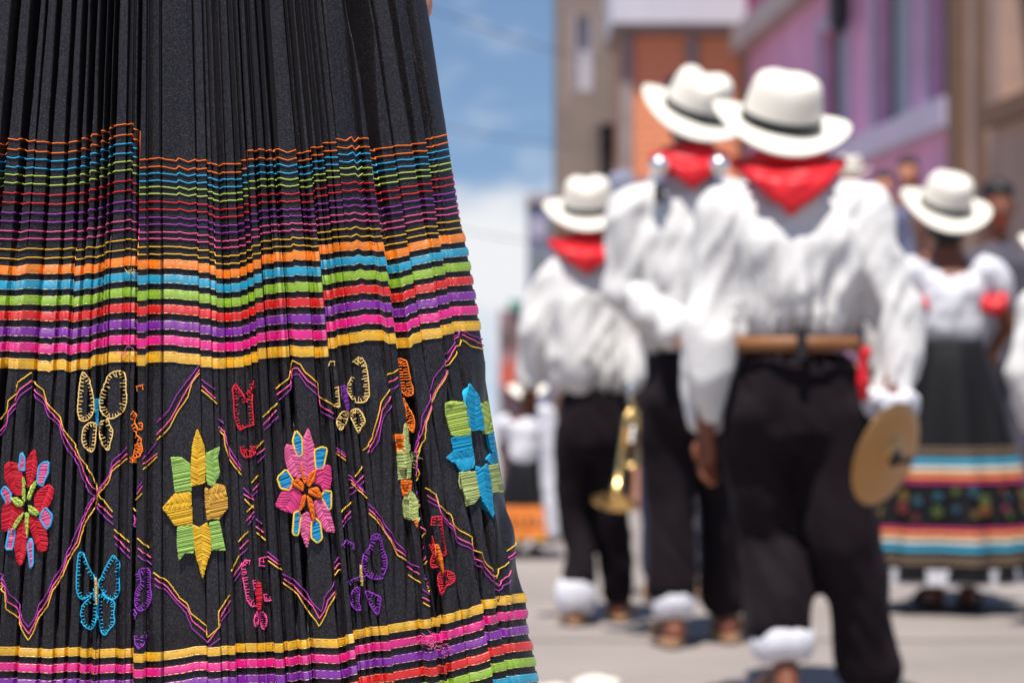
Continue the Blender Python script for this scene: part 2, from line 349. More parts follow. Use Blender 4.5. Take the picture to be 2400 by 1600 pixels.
def flush_blobs():
    bpy.context.view_layer.update()
    dg = bpy.context.evaluated_depsgraph_get()
    made = [(o, fold, m, bpy.data.meshes.new_from_object(o.evaluated_get(dg))) for o, fold, m in PENDING]
    for o, fold, m, me in made:
        old = o.data; o.modifiers.clear(); o.data = me; nm = old.name; bpy.data.meshes.remove(old); me.name = nm
        me.materials.clear(); me.materials.append(m)
        if fold:
            amp, fx, fz, seed = fold[:4]; slant = fold[4] if len(fold) > 4 else 0.0
            n = len(me.vertices); co = np.empty(n*3, np.float32); me.vertices.foreach_get('co', co); co = co.reshape(-1, 3)
            no = np.empty(n*3, np.float32); me.vertices.foreach_get('normal', no); no = no.reshape(-1, 3)
            ang = np.array([mnoise.noise(Vector(((c[0]+slant*c[2])*fx+seed, c[1]*fx*0.7, c[2]*fz))) for c in co])
            fine = np.array([mnoise.noise(Vector(((c[0]-slant*c[2])*fx*2.1, c[1]*fx*1.5+seed, c[2]*fz*2.0))) for c in co])
            d = ang*amp*.75 + (1-2.6*np.abs(fine))*amp*.20
            if len(fold) > 5:
                gx_, gy_, z0_, z1_ = fold[5]; gx_ -= o.parent.location.x; gy_ -= o.parent.location.y; z0_ -= o.parent.location.z; z1_ -= o.parent.location.z
                th = np.arctan2(co[:,1]-gy_, co[:,0]-gx_); wgt = np.clip((z1_-co[:,2])/(z1_-z0_), 0, 1)
                rd = np.array([mnoise.noise(Vector((3.0*math.cos(t)*1.3+seed, 3.0*math.sin(t)*1.3, z*1.6+.8*math.sin(t*3)))) for t, z in zip(th, co[:,2])])
                d = d + wgt**1.8*(1-3.0*np.abs(rd))*amp*1.0
            d = np.clip(d, -.034, .03)
            co = co + no*d[:,None]; me.vertices.foreach_set('co', co.astype(np.float32).ravel()); me.update()
        me.polygons.foreach_set('use_smooth', np.ones(len(me.polygons), dtype=bool))
    PENDING.clear()

M_skin = mat('brown_skin', srgb(122, 70, 48), rough=0.5, spec=0.4, var=0.1, vscale=12, subs=0.1)
M_skinpale = mat('light_brown_skin', srgb(205, 140, 112), rough=0.5, spec=0.4, var=0.1, vscale=12, subs=0.1)
M_shirt = mat('white_cotton', (0.68, 0.66, 0.64), rough=0.85, spec=0.2, sheen=0.1, bump=0.25, bscale=70)
M_shirt2 = mat('white_blouse_cotton', (0.66, 0.65, 0.69), rough=0.85, spec=0.2, bump=0.3, bscale=90)
M_trouser = mat('black_trouser_cloth', (0.0125, 0.0085, 0.0110), rough=0.8, spec=0.08, sheen=0.03, sheen_tint=(0.9, 0.7, 0.85), bump=0.2, bscale=90)
M_hat = mat('cream_felt', (0.76, 0.71, 0.62), rough=0.9, spec=0.15, sheen=0.1, bump=0.15, bscale=200)
M_band = mat('black_hat_ribbon', (0.012, 0.012, 0.013), rough=0.45)
M_scarf = mat('red_satin', (0.62, 0.008, 0.016), rough=0.5, spec=0.4, bump=0.2, bscale=30)
M_belt = mat('tan_leather', srgb(132, 86, 50), rough=0.6, var=0.15, vscale=10)
M_black = mat('black_cloth', (0.012, 0.012, 0.014), rough=0.8)
M_sandal = mat('pale_leather', srgb(186, 146, 112), rough=0.6)
M_hair = mat('black_hair', (0.010, 0.008, 0.007), rough=0.4, bump=0.4, bscale=120, stretch=(1,1,0.15))
M_brass = mat('brass', (0.83, 0.56, 0.22), rough=0.22, metal=1.0)
M_bronze = mat('cymbal_bronze', (0.38, 0.21, 0.08), rough=0.38, metal=0.75, bump=0.1, bscale=150)
M_chrome = mat('chrome', (0.88, 0.88, 0.88), rough=0.30, metal=1.0)
M_greytop = mat('slate_grey_cloth', srgb(120, 122, 140), rough=0.85, sheen=0.1)
M_eye = mat('dark_eye', (0.01, 0.008, 0.008), rough=0.2)

def hat(parent, pos, tilt, roll, k=1.0, yaw=0.0, dent=0.025, band=True):
    seg = 64; O = tuple(parent.location)
    M = Matrix.Translation(Vector(pos)) @ Euler((math.radians(tilt), math.radians(roll), math.radians(yaw)), 'XYZ').to_matrix().to_4x4() @ Matrix.Scale(k, 4)
    prof = [(0.001, 0.0), (0.085, 0.001), (0.100, 0.0), (0.14, -0.001), (0.172, 0.007), (0.178, 0.010), (0.172, 0.013), (0.14, 0.006), (0.106, 0.006), (0.101, 0.012), (0.098, 0.05), (0.092, 0.085), (0.086, 0.108), (0.076, 0.122), (0.058, 0.129), (0.035, 0.130), (0.001, 0.130)]
    V, Q = ring_lathe(prof, seg, 0.93, 1.08)
    # pinched crown and curled brim
    zz = np.clip((V[:,2]-0.08)/0.05, 0, 1); groove = np.exp(-(V[:,0]/0.032)**2)
    V[:,2] -= zz*groove*dent*1.2
    front = np.clip((V[:,1])/0.10, 0, 1); pin = np.clip((V[:,2]-0.05)/0.09, 0, 1)*front
    V[:,0] *= 1-0.28*pin
    rad = np.hypot(V[:,0]/0.93, V[:,1]/1.08); br = np.clip((rad-0.10)/0.08, 0, 1)*(V[:,2] < 0.03)
    V[:,2] += br*(0.022*(V[:,0]/0.17)**2 - 0.030*np.clip(-V[:,1]/0.19, 0, 1)**2 - 0.02*np.clip(V[:,1]/0.19, 0, 1)**2)
    o = mesh_obj('hat', xform(V, M), Q, M_hat, parent, O, True)
    if band:
        Vb, Qb = ring_lathe([(0.1035, 0.008), (0.1045, 0.010), (0.1035, 0.034), (0.1015, 0.036)], seg, 0.93, 1.08)
        mesh_obj('hat_band', xform(Vb, M), Qb, M_band, o, O, True)
    return o
def oval_ring(name, m, parent, c, rx, ry, h, t=0.006, seg=48, tilt=0):
    V, Q = ring_lathe([(1.0, -h/2), (1.0, h/2)], seg, rx, ry); V2, Q2 = ring_lathe([(1.0, h/2), (1.0, -h/2)], seg, rx-t, ry-t)
    V, Q = join([(V, Q), (V2, Q2)])
    n = 2*seg; j = np.arange(seg); j2 = (j+1) % seg
    Q = np.concatenate([Q, np.stack([seg+j, seg+j2, n+j2, n+j], -1), np.stack([n+seg+j, n+seg+j2, j2, j], -1)])
    Mx = Matrix.Translation(Vector(c)) @ Euler((0, math.radians(tilt), 0)).to_matrix().to_4x4()
    return mesh_obj(name, xform(V, Mx), Q, m, parent, tuple(parent.location), True)
def hand_chains(w, d, side, k=1.0, curl=0.6, pn=(0,-1,0)):
    """palm and five fingers hanging from wrist w along direction d; side +1/-1 is where the thumb lies, pn the palm's normal"""
    w = np.array(w, float); d = np.array(d, float)/np.linalg.norm(d); pn = np.array(pn, float); pn = pn-d*pn.dot(d); pn /= np.linalg.norm(pn); sd_ = np.cross(d, pn)*side
    ch = [[(*w, .024*k), (*(w+d*.05*k), .032*k, .026*k), (*(w+d*.085*k), .034*k, .024*k)]]
    for i, (off, l) in enumerate(((-.027, .062), (-.009, .078), (.010, .083), (.028, .074))):
        b = w+d*.088*k - sd_*off*k*1.05
        p1 = b+d*l*.45*k; dd = d*(1-curl*.6)+pn*curl; dd /= np.linalg.norm(dd); p2 = p1+dd*l*.35*k; d3 = d*(1-curl)+pn*curl*1.3; d3 /= np.linalg.norm(d3); p3 = p2+d3*l*.28*k
        ch.append([(*b, .0105*k), (*p1, .010*k), (*p2, .009*k), (*p3, .0075*k)])
    b = w+d*.03*k+sd_*.03*k; p1 = b+(d*.7+sd_*.6)*.035*k; p2 = p1+(d*.95+sd_*.1+pn*.3)*.032*k
    ch.append([(*b, .013*k), (*p1, .0115*k), (*p2, .009*k)])
    return ch
def head_chains(c, k=1.0, face=1):
    """skull, jaw, nose, ears; face = +1 looks away from the camera, -1 towards it"""
    c = np.array(c, float)
    return [[(c[0], c[1]-.012*face*k, c[2]+.03*k, .075*k, .092*k, .088*k), (c[0], c[1]+.02*face*k, c[2]-.035*k, .063*k, .075*k, .075*k), (c[0], c[1]+.035*face*k, c[2]-.085*k, .042*k, .045*k, .035*k)],
            [(c[0], c[1]+.092*face*k, c[2]+.01*k, .010*k), (c[0], c[1]+.108*face*k, c[2]-.022*k, .014*k)],
            [(c[0]-.077*k, c[1]-.005*face*k, c[2]+.008*k, .010*k, .018*k, .030*k), (c[0]-.078*k, c[1]-.003*face*k, c[2]-.012*k, .009*k, .013*k, .018*k)],
            [(c[0]+.077*k, c[1]-.005*face*k, c[2]+.008*k, .010*k, .018*k, .030*k), (c[0]+.078*k, c[1]-.003*face*k, c[2]-.012*k, .009*k, .013*k, .018*k)]]
def foot_chain(a, k=1.0, out=0.0, face=1):
    a = np.array(a, float); gz0 = a[2]-.085*k
    return [[(*a, .033*k), (a[0], a[1]-.025*face*k, gz0+.032*k, .029*k, .036*k, .028*k)], [(a[0], a[1]-.025*face*k, gz0+.030*k, .028*k, .034*k, .028*k), (a[0]+out*.06, a[1]+.08*face*k, gz0+.036*k, .040*k, .05*k, .033*k), (a[0]+out*.1, a[1]+.165*face*k, gz0+.024*k, .042*k, .045*k, .022*k)]]
def sandal(parent, a, k=1.0, out=0.0, face=1, m=None):
    a = np.array(a, float); g0 = a[2]-.085*k
    mb = MB(); n = 14; v = []
    for i in range(n):
        t = 2*math.pi*i/n; x = .05*k*math.cos(t)*(1.0 if math.sin(t)*face > 0 else .8); y = .135*k*math.sin(t)
        v.append((a[0]+x+out*.06, a[1]+.055*face*k+y, g0-.001))
    v2 = [(p[0], p[1], g0+.018*k) for p in v]
    mb.add(v+v2, [tuple(range(n-1, -1, -1)), tuple(range(n, 2*n))] + [(i, (i+1) % n, n+(i+1) % n, n+i) for i in range(n)])
    s = mb.build('sandal', m or M_sandal, parent, tuple(parent.location))
    pts = [(a[0]+out*.08+.05*k*math.cos(t), a[1]+.09*face*k, g0+.012*k+.055*k*math.sin(t)) for t in np.linspace(0, math.pi, 9)]
    V, Q = tube(pts, .009*k, 6, ref=(0, 1, 0)); mesh_obj('strap', V, Q, m or M_sandal, s, tuple(parent.location), True)
def scarf(parent, neck, k=1.0, tip=0.17, half=0.11, back=0.13, lean=0.0):
    """neckerchief: roll round the neck and a triangle lying on the upper back"""
    x, y, z = neck; ch = []
    ring = [(x+.078*k*math.cos(t), y+.075*k*math.sin(t), z+.01*k-.015*math.sin(t), .024*k, .024*k, .036*k) for t in np.linspace(0, 2*math.pi, 25)]
    ch.append(ring)
    rows = 9
    for i in range(rows):
        t = i/(rows-1); zz = z+.01-tip*t; hw = half*(1-t)**0.7; yy = y-.075*k-(back+.02)*min(1, t*2.0)*0.66
        ch.append([(x+lean*t+u*hw, yy+abs(u)*.045*(1-t)+.006*math.sin(u*5+i), zz+abs(u)*.012, .018, .013, .018) for u in np.linspace(-1, 1, 9)])
    return blob('scarf', ch, M_scarf, parent, .008, 4, (.006, 14, 9, 3.3))

def musician(label, Y, root_xd, J, k=1.0, tors=None, skin=None, hat_p=None, scarf_p=None, trouser_hem=None, fold_seed=0.0, belt=True, cuffs=(), cat='person', bottoms=True, leg=1.0, arm=1.0):
    g0 = gz(Y)
    root = empty('person', (W(root_xd, 840, Y)[0], Y, g0))
    p = {n: W(v[0], v[1], Y) + np.array([0, v[2] if len(v) > 2 else 0, 0]) for n, v in J.items()}
    for n, v in J.items():      # keep the picture position when a joint is nearer or farther
        if len(v) > 2: p[n] = W(v[0], v[1], Y+v[2])
    for n in ('ankL', 'ankR'): p[n][2] = g0+.095*k
    sk = skin or M_skin
    hip = (p['hipL']+p['hipR'])/2; sh_ = (p['shL']+p['shR'])/2
    body = [[(*hip, .075*k, .06*k, .06*k), (*((hip+sh_)/2), .08*k, .05*k, .06*k), (*(sh_-[0, 0, .06]), .10*k, .06*k, .05*k)], [(*sh_, .05*k), (*p['neck'], .052*k), (*(p['head']-[0, 0, .06]), .05*k)]]
    body += head_chains(p['head'], k)
    for s in 'LR':
        body.append([(*(p['sh'+s]-[0, 0, .04]), .030*k), (*p['el'+s], .030*k), (*p['wr'+s], .026*k)])
        dirw = p['wr'+s]-p['el'+s]
        body += hand_chains(p['wr'+s], dirw+np.array([0, .02, -.02]), 1 if s == 'L' else -1, k*.82, .35, (.5 if s == 'L' else -.5, -.6, 0))
        body.append([(*p['hip'+s], .050*k), (*p['knee'+s], .036*k), (*(p['knee'+s]*.55+p['ank'+s]*.45), .038*k), (*p['ank'+s], .032*k)])
        body += foot_chain(p['ank'+s], k, out=.15 if s == 'R' else -.15)
    blob('body', body, sk, root, .0075, 3)
    # shirt
    ch = []
    T = tors
    ch.append([(*(W(xd, yd, Y)+np.array([0, dy, 0])), rx, ry, .035) for (xd, yd, rx, ry, dy) in T])
    for s, sg in (('L', -1), ('R', 1)):
        sh1, el, wr = p['sh'+s], p['el'+s], p['wr'+s]
        ka = k*arm; ch.append([(*(sh_*.45+sh1*.55+np.array([0, 0, -.01])), .072*ka), (*(sh1+np.array([0, 0, -.03])), .070*ka), (*(sh1*.5+el*.5), .060*ka), (*el, .055*ka), (*(el*.4+wr*.6), .056*ka), (*(el*.12+wr*.88), .044*ka)])
    blob('shirt', ch, M_shirt, root, .011, 4, (.040, 7.0, 1.7, fold_seed, .55, (W(T[-1][0], 0, Y)[0], Y, W(0, T[-1][1], Y)[2], W(0, T[1][1], Y)[2])))
    if bottoms:
        lk = .5+.5*leg; ch = [[(*(hip+np.array([0, 0, .10*k])), .150*k*lk, .115*k, .05), (*hip, .165*k*lk, .128*k, .07), (*(hip-[0, 0, .06*k]), .165*k*lk, .13*k, .07)]]
        for s in 'LR':
            h, kn, an = p['hip'+s], p['knee'+s], p['ank'+s]
            hem = kn+(an-kn)*((trouser_hem or {}).get(s, .9))
            kl = k*leg; ch.append([(*(h-[0, 0, .02]), .100*kl, .115*k, .08), (*(h*.5+kn*.5), .096*kl), (*kn, .088*kl), (*(kn*.5+hem*.5), .088*kl), (*hem, .086*kl)])
        blob('trousers', ch, M_trouser, root, .012, 5, (.030, 7.0, 2.4, fold_seed+5, -.45))
    if belt:
        bc = hip+np.array([0, 0, .155*k]); bl = oval_ring('belt', M_belt, root, bc, .164*k, .138*k, .036*k)
        mbk = MB(); mbk.box(bc[0]-.012, bc[0]+.012, bc[1]-.142*k-.008, bc[1]-.142*k+.004, bc[2]-.04, bc[2]+.04); mbk.build('belt_loop', M_black, bl, tuple(root.location))
    for s, fr, r, hgt in cuffs:
        kn, an = p['knee'+s], p['ank'+s]; c = kn+(an-kn)*fr
        blob('white_cuff', [[(c[0]+r*.75*math.cos(t), c[1]+r*.7*math.sin(t), c[2]+hgt*.06*math.sin(3*t), r*.42, r*.42, hgt*.5) for t in np.linspace(0, 2*math.pi, 13)]], M_shirt2, root, .010, 4, (.009, 12, 5, fold_seed+9))
    for s in 'LR': sandal(root, p['ank'+s], k, out=.15 if s == 'R' else -.15)
    if hat_p: hat(root, W(hat_p[0], hat_p[1], Y)+np.array([0, hat_p[5] if len(hat_p) > 5 else 0, 0]), hat_p[2], hat_p[3], hat_p[4], dent=hat_p[6] if len(hat_p) > 6 else .016)
    blob('hair', [[(*(p['head']+np.array([0, -.022*k, .035*k])), .081*k, .088*k, .088*k), (*(p['head']+np.array([0, -.045*k, -.04*k])), .066*k, .05*k, .05*k)]], M_hair, root, .012, 3)
    if scarf_p: scarf(root, p['neck']+np.array([0, 0, scarf_p.get('dz', 0)]), scarf_p.get('k', 1), scarf_p.get('tip', .17), scarf_p.get('half', .11), scarf_p.get('back', .13), scarf_p.get('lean', 0))
    tag(root, label, cat, 'street band players in white shirts')
    return root, p

# the man with the cymbal
A, pA = musician('person with red neckerchief and tan belt seen from behind, holding a cymbal', 6.3, 1830,
    dict(head=(1800, 300, .085), neck=(1808, 372, .05), shL=(1665, 478), shR=(1972, 462), elL=(1618, 745, -.03), elR=(2056, 725, -.05), wrL=(1622, 985, -.02), wrR=(2046, 925, -.10),
         hipL=(1748, 935), hipR=(1902, 935), kneeL=(1775, 1235, .06), kneeR=(1945, 1245, -.02), ankL=(1805, 1560, -.06), ankR=(2000, 1560, .04)),
    k=1.06, tors=[(1800, 430, .10, .08, 0), (1812, 480, .175, .115, 0), (1825, 560, .195, .150, 0), (1825, 650, .178, .150, 0), (1822, 725, .168, .134, 0), (1820, 758, .155, .112, 0)],
    hat_p=(1800, 285, 20, 9, 1.12, .09, .006), scarf_p=dict(k=1.15, tip=.118, half=.138, back=.15, lean=-.012, dz=-.028), trouser_hem=dict(L=.66, R=.99), fold_seed=1.7, cuffs=(('L', .80, .074, .10),))
RO = tuple(A.location)
c = W(1982, 835, 6.3-.16)
blob('red_tassel', [[(*c, .012), (*(c-np.array([0, 0, .05])), .018), (*(c-np.array([-.003, 0, .09])), .010)], [(*(c+np.array([.008, 0, .03])), .016), (*c, .012)]], M_scarf, A, .005, 3)
w = pA['wrR']; blob('lace_cuff', [[(w[0]+.055*math.cos(t), w[1]+.05*math.sin(t), w[2]+.012*math.sin(5*t), .022, .022, .03) for t in np.linspace(0, 2*math.pi, 16)]], M_shirt2, A, .008, 2, (.012, 40, 30, 2))

# cymbal held by its strap
cy = empty('cymbal', W(2040, 1045, 6.05)); CO = tuple(cy.location)
Mx = Matrix.Translation(Vector(CO)) @ Vector((.70, -.64, -.32)).to_track_quat('Z', 'Y').to_matrix().to_4x4()
prof = [(.0, -.026), (.018, -.025), (.032, -.019), (.040, -.009), (.07, -.005), (.11, .001), (.136, .006), (.1365, .0075), (.11, .003), (.07, -.003), (.040, -.007), (.030, -.016), (.0, -.023)]
V, Q = ring_lathe([(max(r, .0005), -z) for r, z in prof], 64); mesh_obj('disc', xform(V, Mx), Q, M_bronze, cy, CO, True)
V, Q = ring_lathe([(.0005, .030), (.016, .029), (.024, .024), (.024, .020)], 20); mesh_obj('leather_washer', xform(V, Mx), Q, M_black, cy, CO, True)
V, Q = tube([(0, 0, .024), (.004, .004, .045), (.02, .012, .055), (.03, .0, .045), (.012, -.008, .030)], .006, 6); mesh_obj('strap', xform(V, Mx), Q, M_black, cy, CO, True)
tag(cy, 'bronze cymbal hanging edge-on from the hand of the belted man', 'cymbal')

# the tall man behind him
Cm, pC = musician('tallest person in white shirt, arms bent behind, standing just beyond the belted man', 7.6, 1590,
    dict(head=(1600, 276, .115), neck=(1582, 356, .05), shL=(1452, 455), shR=(1722, 455), elL=(1432, 660, .0), elR=(1745, 670), wrL=(1560, 765, -.16), wrR=(1660, 775, -.13),
         hipL=(1520, 905), hipR=(1650, 905), kneeL=(1535, 1150), kneeR=(1655, 1150, .05), ankL=(1548, 1420, -.05), ankR=(1668, 1420, .08)),
    k=1.08, tors=[(1585, 415, .10, .08, 0), (1588, 455, .175, .115, 0), (1582, 540, .180, .138, 0), (1580, 650, .158, .138, 0), (1580, 730, .150, .125, 0), (1580, 775, .145, .112, 0)],
    hat_p=(1603, 254, 22, 17, 1.12, .12, .020), scarf_p=dict(k=1.05, tip=.085, half=.115, back=.13, dz=-.03), trouser_hem=dict(L=.74, R=.88), leg=.80, arm=.92, fold_seed=8.1, cuffs=(('L', .90, .060, .10),), belt=False)
RC = tuple(Cm.location)
for xs in (1512, 1648):
    c = W(xs, 398, 7.515)
    V, Q = tube([c+np.array([0, .25, -.05]), c+np.array([0, .14, .035]), c+np.array([0, .02, .03]), c+np.array([0, -.03, .01]), c+np.array([0, -.04, -.04])], .014, 8, ref=(1, 0, 0))
    st = mesh_obj('shoulder_hook', V, Q, M_chrome, Cm, RC, True)
    Vb, Qb = ring_lathe([(max(.0005, .032*math.cos(t)), .032*math.sin(t)) for t in np.linspace(math.pi/2, -math.pi/2, 15)], 24); mesh_obj('buckle', xform(Vb, Matrix.Translation(Vector(c+np.array([0, -.05, .02]))) @ Euler((math.radians(55), 0, 0)).to_matrix().to_4x4()), Qb, M_chrome, st, RC, True)
    Vs, Qs = tube([c+np.array([0, -.045, -.04]), c+np.array([0, -.05, -.09])], .016, 8); mesh_obj('strap', Vs, Qs, M_black, st, RC, True)

# the shorter man with the trumpet
B, pB = musician('shorter person with red neckerchief beside the dark skirt, trumpet hanging from one hand', 8.2, 1350,
    dict(head=(1350, 494, .075), neck=(1345, 566, .045), shL=(1255, 632), shR=(1428, 636), elL=(1228, 765, .0), elR=(1448, 770), wrL=(1222, 872, .05), wrR=(1450, 880, -.02),
         hipL=(1318, 975), hipR=(1405, 975), kneeL=(1322, 1170, .03), kneeR=(1412, 1170), ankL=(1325, 1380, -.03), ankR=(1418, 1380, .08)),
    k=.93, tors=[(1345, 605, .08, .075, 0), (1340, 634, .135, .10, 0), (1338, 690, .140, .128, 0), (1345, 780, .128, .13, 0), (1353, 850, .122, .118, 0), (1356, 875, .115, .105, 0)],
    hat_p=(1352, 482, 20, -2, .92, .08), scarf_p=dict(k=.95, tip=.088, half=.115, back=.12, dz=-.01), trouser_hem=dict(L=.76, R=.95), leg=.74, arm=.90, fold_seed=4.4, cuffs=(('L', .96, .064, .12),), belt=False)

# trumpet
tr = empty('trumpet', W(1420, 1150, 8.05)); TO = tuple(tr.location)
def TP(xd, yd, dy=0): return W(xd, yd, 8.05+dy)
top = TP(1447, 905); bot = TP(1412, 1160, -.16); ax = (bot-top)/np.linalg.norm(bot-top)
def along(t, off=0.0, dy=0.0): return top+(bot-top)*t + np.array([off, dy, 0])
V, Q = tube([along(t) for t in np.linspace(.22, .72, 8)], .012, 10); mesh_obj('bell_pipe', V, Q, M_brass, tr, TO, True)
Mx = Matrix.Translation(Vector(along(.70))) @ Vector(ax).to_track_quat('Z', 'Y').to_matrix().to_4x4()
V, Q = ring_lathe([(.012, 0), (.014, .03), (.020, .06), (.031, .085), (.052, .102), (.076, .110), (.0765, .1115), (.074, .1110), (.050, .104), (.029, .086), (.017, .06), (.011, .03)], 40); mesh_obj('bell', xform(V, Mx), Q, M_brass, tr, TO, True)
V, Q = tube([along(.02), along(.1, .012), along(.5, .045), along(.60, .052), along(.655, .048), along(.66, .03), along(.62, .012)], .010, 8); mesh_obj('lead_pipe', V, Q, M_brass, tr, TO, True)
V, Q = tube([along(.22), along(.17, .006), along(.15, .02), along(.18, .034), along(.25, .040), along(.42, .046)], .010, 8); mesh_obj('tuning_slide', V, Q, M_brass, tr, TO, True)
for k in range(3):
    q = along(.34+.055*k, .024); V, Q = tube([q+np.array([.0, -.055, .01]), q+np.array([0, .055, -.01])], .016, 10, ref=(0, 0, 1)); va = mesh_obj('valve', V, Q, M_brass, tr, TO, True)
    Vk, Qk = ring_lathe([(.0005, .006), (.009, .005), (.009, 0), (.003, -.002), (.003, -.02)], 14); mesh_obj('valve_cap', xform(Vk, Matrix.Translation(Vector(q+np.array([0, -.075, .012]))) @ Euler((math.radians(90), 0, 0)).to_matrix().to_4x4()), Qk, M_chrome, va, TO, True)
Mm = Matrix.Translation(Vector(along(.03))) @ Vector(-ax).to_track_quat('Z', 'Y').to_matrix().to_4x4()
V, Q = ring_lathe([(.005, -.02), (.006, .0), (.009, .03), (.013, .045), (.0135, .05), (.010, .049), (.003, .03)], 20); mesh_obj('mouthpiece', xform(V, Mm), Q, M_chrome, tr, TO, True)
tag(tr, 'brass trumpet hanging bell down in front of black trousers', 'trumpet')

# women in embroidered skirts
RIB = dict(orange=(0.86, 0.22, 0.006), blue=(0.010, 0.32, 0.50), green=(0.27, 0.46, 0.025), red=(0.66, 0.010, 0.010), purple=(0.20, 0.012, 0.31), pink=(0.72, 0.005, 0.22), yellow=(0.74, 0.40, 0.012))
M_bskirt = mat('black_skirt_cloth', (0.0050, 0.0045, 0.0060), rough=0.65, spec=0.2, sheen=0.04, sheen_tint=(.7, .7, .8), bump=0.2, bscale=80)
def far_rib(n):
    c = dict(RIB, cream=(.74, .62, .48), bronze=(.16, .10, .05))[n]; return mat('ribbon_far_'+n, tuple(min(.8, x*.85+.03) for x in c), rough=0.45, spec=0.5)
def far_flower(n): return mat('far_flower_'+n, tuple(x*.30+.03 for x in RIB[n]), rough=0.7)
def dancer(label, Y, root_xd, J, k, waist, skirt_px, bands, hat_p=None, top_mat=None, seed=0, trims=True, group=None, facing=1):
    g0 = gz(Y); root = empty('person', (W(root_xd, 840, Y)[0], Y, g0)); O = tuple(root.location)
    p = {n: W(v[0], v[1], Y+(v[2] if len(v) > 2 else 0)) for n, v in J.items()}
    for n in ('ankL', 'ankR'): p[n][2] = g0+.09*k
    hipz = W(*waist, Y); sh_ = (p['shL']+p['shR'])/2
    hL = np.array([hipz[0]-.075*k, Y, hipz[2]-.12*k]); hR = np.array([hipz[0]+.075*k, Y, hipz[2]-.12*k])
    body = [[(*((hL+hR)/2), .13*k, .10*k, .09*k), (*hipz, .105*k, .08*k, .08*k), (*(sh_-[0, 0, .07*k]), .12*k, .085*k, .08*k)], [(*(sh_-[0, 0, .03*k]), .10*k, .06*k, .05*k), (*p['neck'], .045*k), (*(p['head']-[0, 0, .05*k]), .045*k)]]
    body += head_chains(p['head'], k*.96, facing)
    for s in 'LR':
        body.append([(*p['sh'+s], .043*k), (*p['el'+s], .036*k), (*p['wr'+s], .025*k)]); body += hand_chains(p['wr'+s], p['wr'+s]-p['el'+s]+np.array([0, .05, -.03]), 1 if s == 'L' else -1, k*.9)
        h = hL if s == 'L' else hR; kn = (h+p['ank'+s])/2
        body.append([(*h, .08*k), (*kn, .052*k), (*(kn*.6+p['ank'+s]*.4), .048*k), (*p['ank'+s], .034*k)]); body += foot_chain(p['ank'+s], k*.95, out=.3 if s == 'R' else -.3, face=facing)
    blob('body', body, M_skin, root, .0075, 3)
    tm = top_mat or M_shirt2
    ch = [[(*(hipz+np.array([0, 0, .015])), .122*k, .10*k, .035), (*(hipz*.7+sh_*.3), .150*k, .115*k, .06), (*(hipz*.35+sh_*.65), .145*k, .115*k, .06), (*(sh_-[0, 0, .065*k]), .145*k, .095*k, .05)]]
    for s in 'LR':
        a = p['sh'+s]; e = p['el'+s]
        ch.append([(*(a*.8+sh_*.2-[0, 0, .055*k]), .055*k), (*(a*.9+e*.1), .066*k), (*(a*.65+e*.35), .075*k), (*(a*.45+e*.55), .062*k)])
    bl = blob('blouse', ch, tm, root, .011, 4, (.022, 16, 7, seed))
    if trims:
        for s in 'LR':
            a = p['sh'+s]*.46+p['el'+s]*.54 + np.array([-.03 if s == 'R' else .02, -.06, 0])*k
            blob('red_ruffle', [[(a[0]+.035*k*math.cos(t), a[1]+.03*math.sin(t), a[2]+.045*k*math.sin(t), .028*k, .02*k, .028*k) for t in np.linspace(0, 2*math.pi, 10)]], M_scarf, root, .009, 3, (.01, 30, 30, seed+1))
    # skirt
    zt, zb = W(*waist, Y)[2]+.02*k, W(0, skirt_px[0], Y)[2]; rb = skirt_px[1]; H = zt-zb
    def R(t): return .115*k + (rb-.115*k)*(t**.72)
    def pl(a, t): return 1+(.02+.21*t)*(np.abs(np.mod(a*12/(2*math.pi)+.25*np.sin(3*a+seed), 1)*2-1)-.5) + .03*t*np.sin(5*a+seed)
    n = 26; ts = np.linspace(0, 1, n); seg = 176
    a = np.arange(seg)*2*math.pi/seg
    V, Q = ring_lathe([(R(t), zt-H*t) for t in ts], seg, 1, .88, lambda aa, i: pl(aa, ts[i]))
    skm = mesh_obj('skirt', V+np.array([root.location.x + (hipz[0]-root.location.x), Y, 0]), Q, M_bskirt, root, O, True)
    oval_ring('waistband', M_black, root, (hipz[0], Y, hipz[2]+.012), .128*k, .108*k, .05*k)
    for (t0, t1, cn) in bands:
        tt = np.linspace(t0, t1, 3)
        V, Q = ring_lathe([(R(t)+.007, zt-H*t) for t in tt], seg, 1, .88, lambda aa, i: pl(aa, tt[i]))
        mesh_obj('ribbon', V+np.array([hipz[0], Y, 0]), Q, far_rib(cn), skm, O, True)
    t0 = max(b[1] for b in bands if b[1] < .72) if any(b[1] < .72 for b in bands) else .6
    t1 = min(b[0] for b in bands if b[0] > .72) if any(b[0] > .72 for b in bands) else .9
    cols = ['pink', 'yellow', 'red', 'blue', 'green', 'orange']
    nfl = 26; r2 = random.Random(int(seed*10))
    for i in range(nfl):
        ang = 2*math.pi*(i+r2.uniform(-.25, .25))/nfl
        for j, fr in enumerate((.3, .7)):
            t = t0+(t1-t0)*(fr+r2.uniform(-.12, .12)); r = (R(t)+.012)*pl(np.array(ang), t); cc = np.array([hipz[0]+r*math.cos(ang), Y+.88*r*math.sin(ang), zt-H*t]); sz = r2.uniform(.6, 1.2)
            parts = []
            for q in range(5):
                th = 2*math.pi*q/5+i; tang = np.array([-math.sin(ang), math.cos(ang), 0]); d = tang*math.cos(th)+np.array([0, 0, 1])*math.sin(th)
                parts.append((ICO_V*.0062*k*sz*np.array([1, 1, 1.3]) + cc + d*.012*k*sz, ICO_F))
            V, Q = join(parts); mesh_obj('embroidered_flower', V, Q, far_flower(cols[r2.randrange(6)]), skm, O, True)
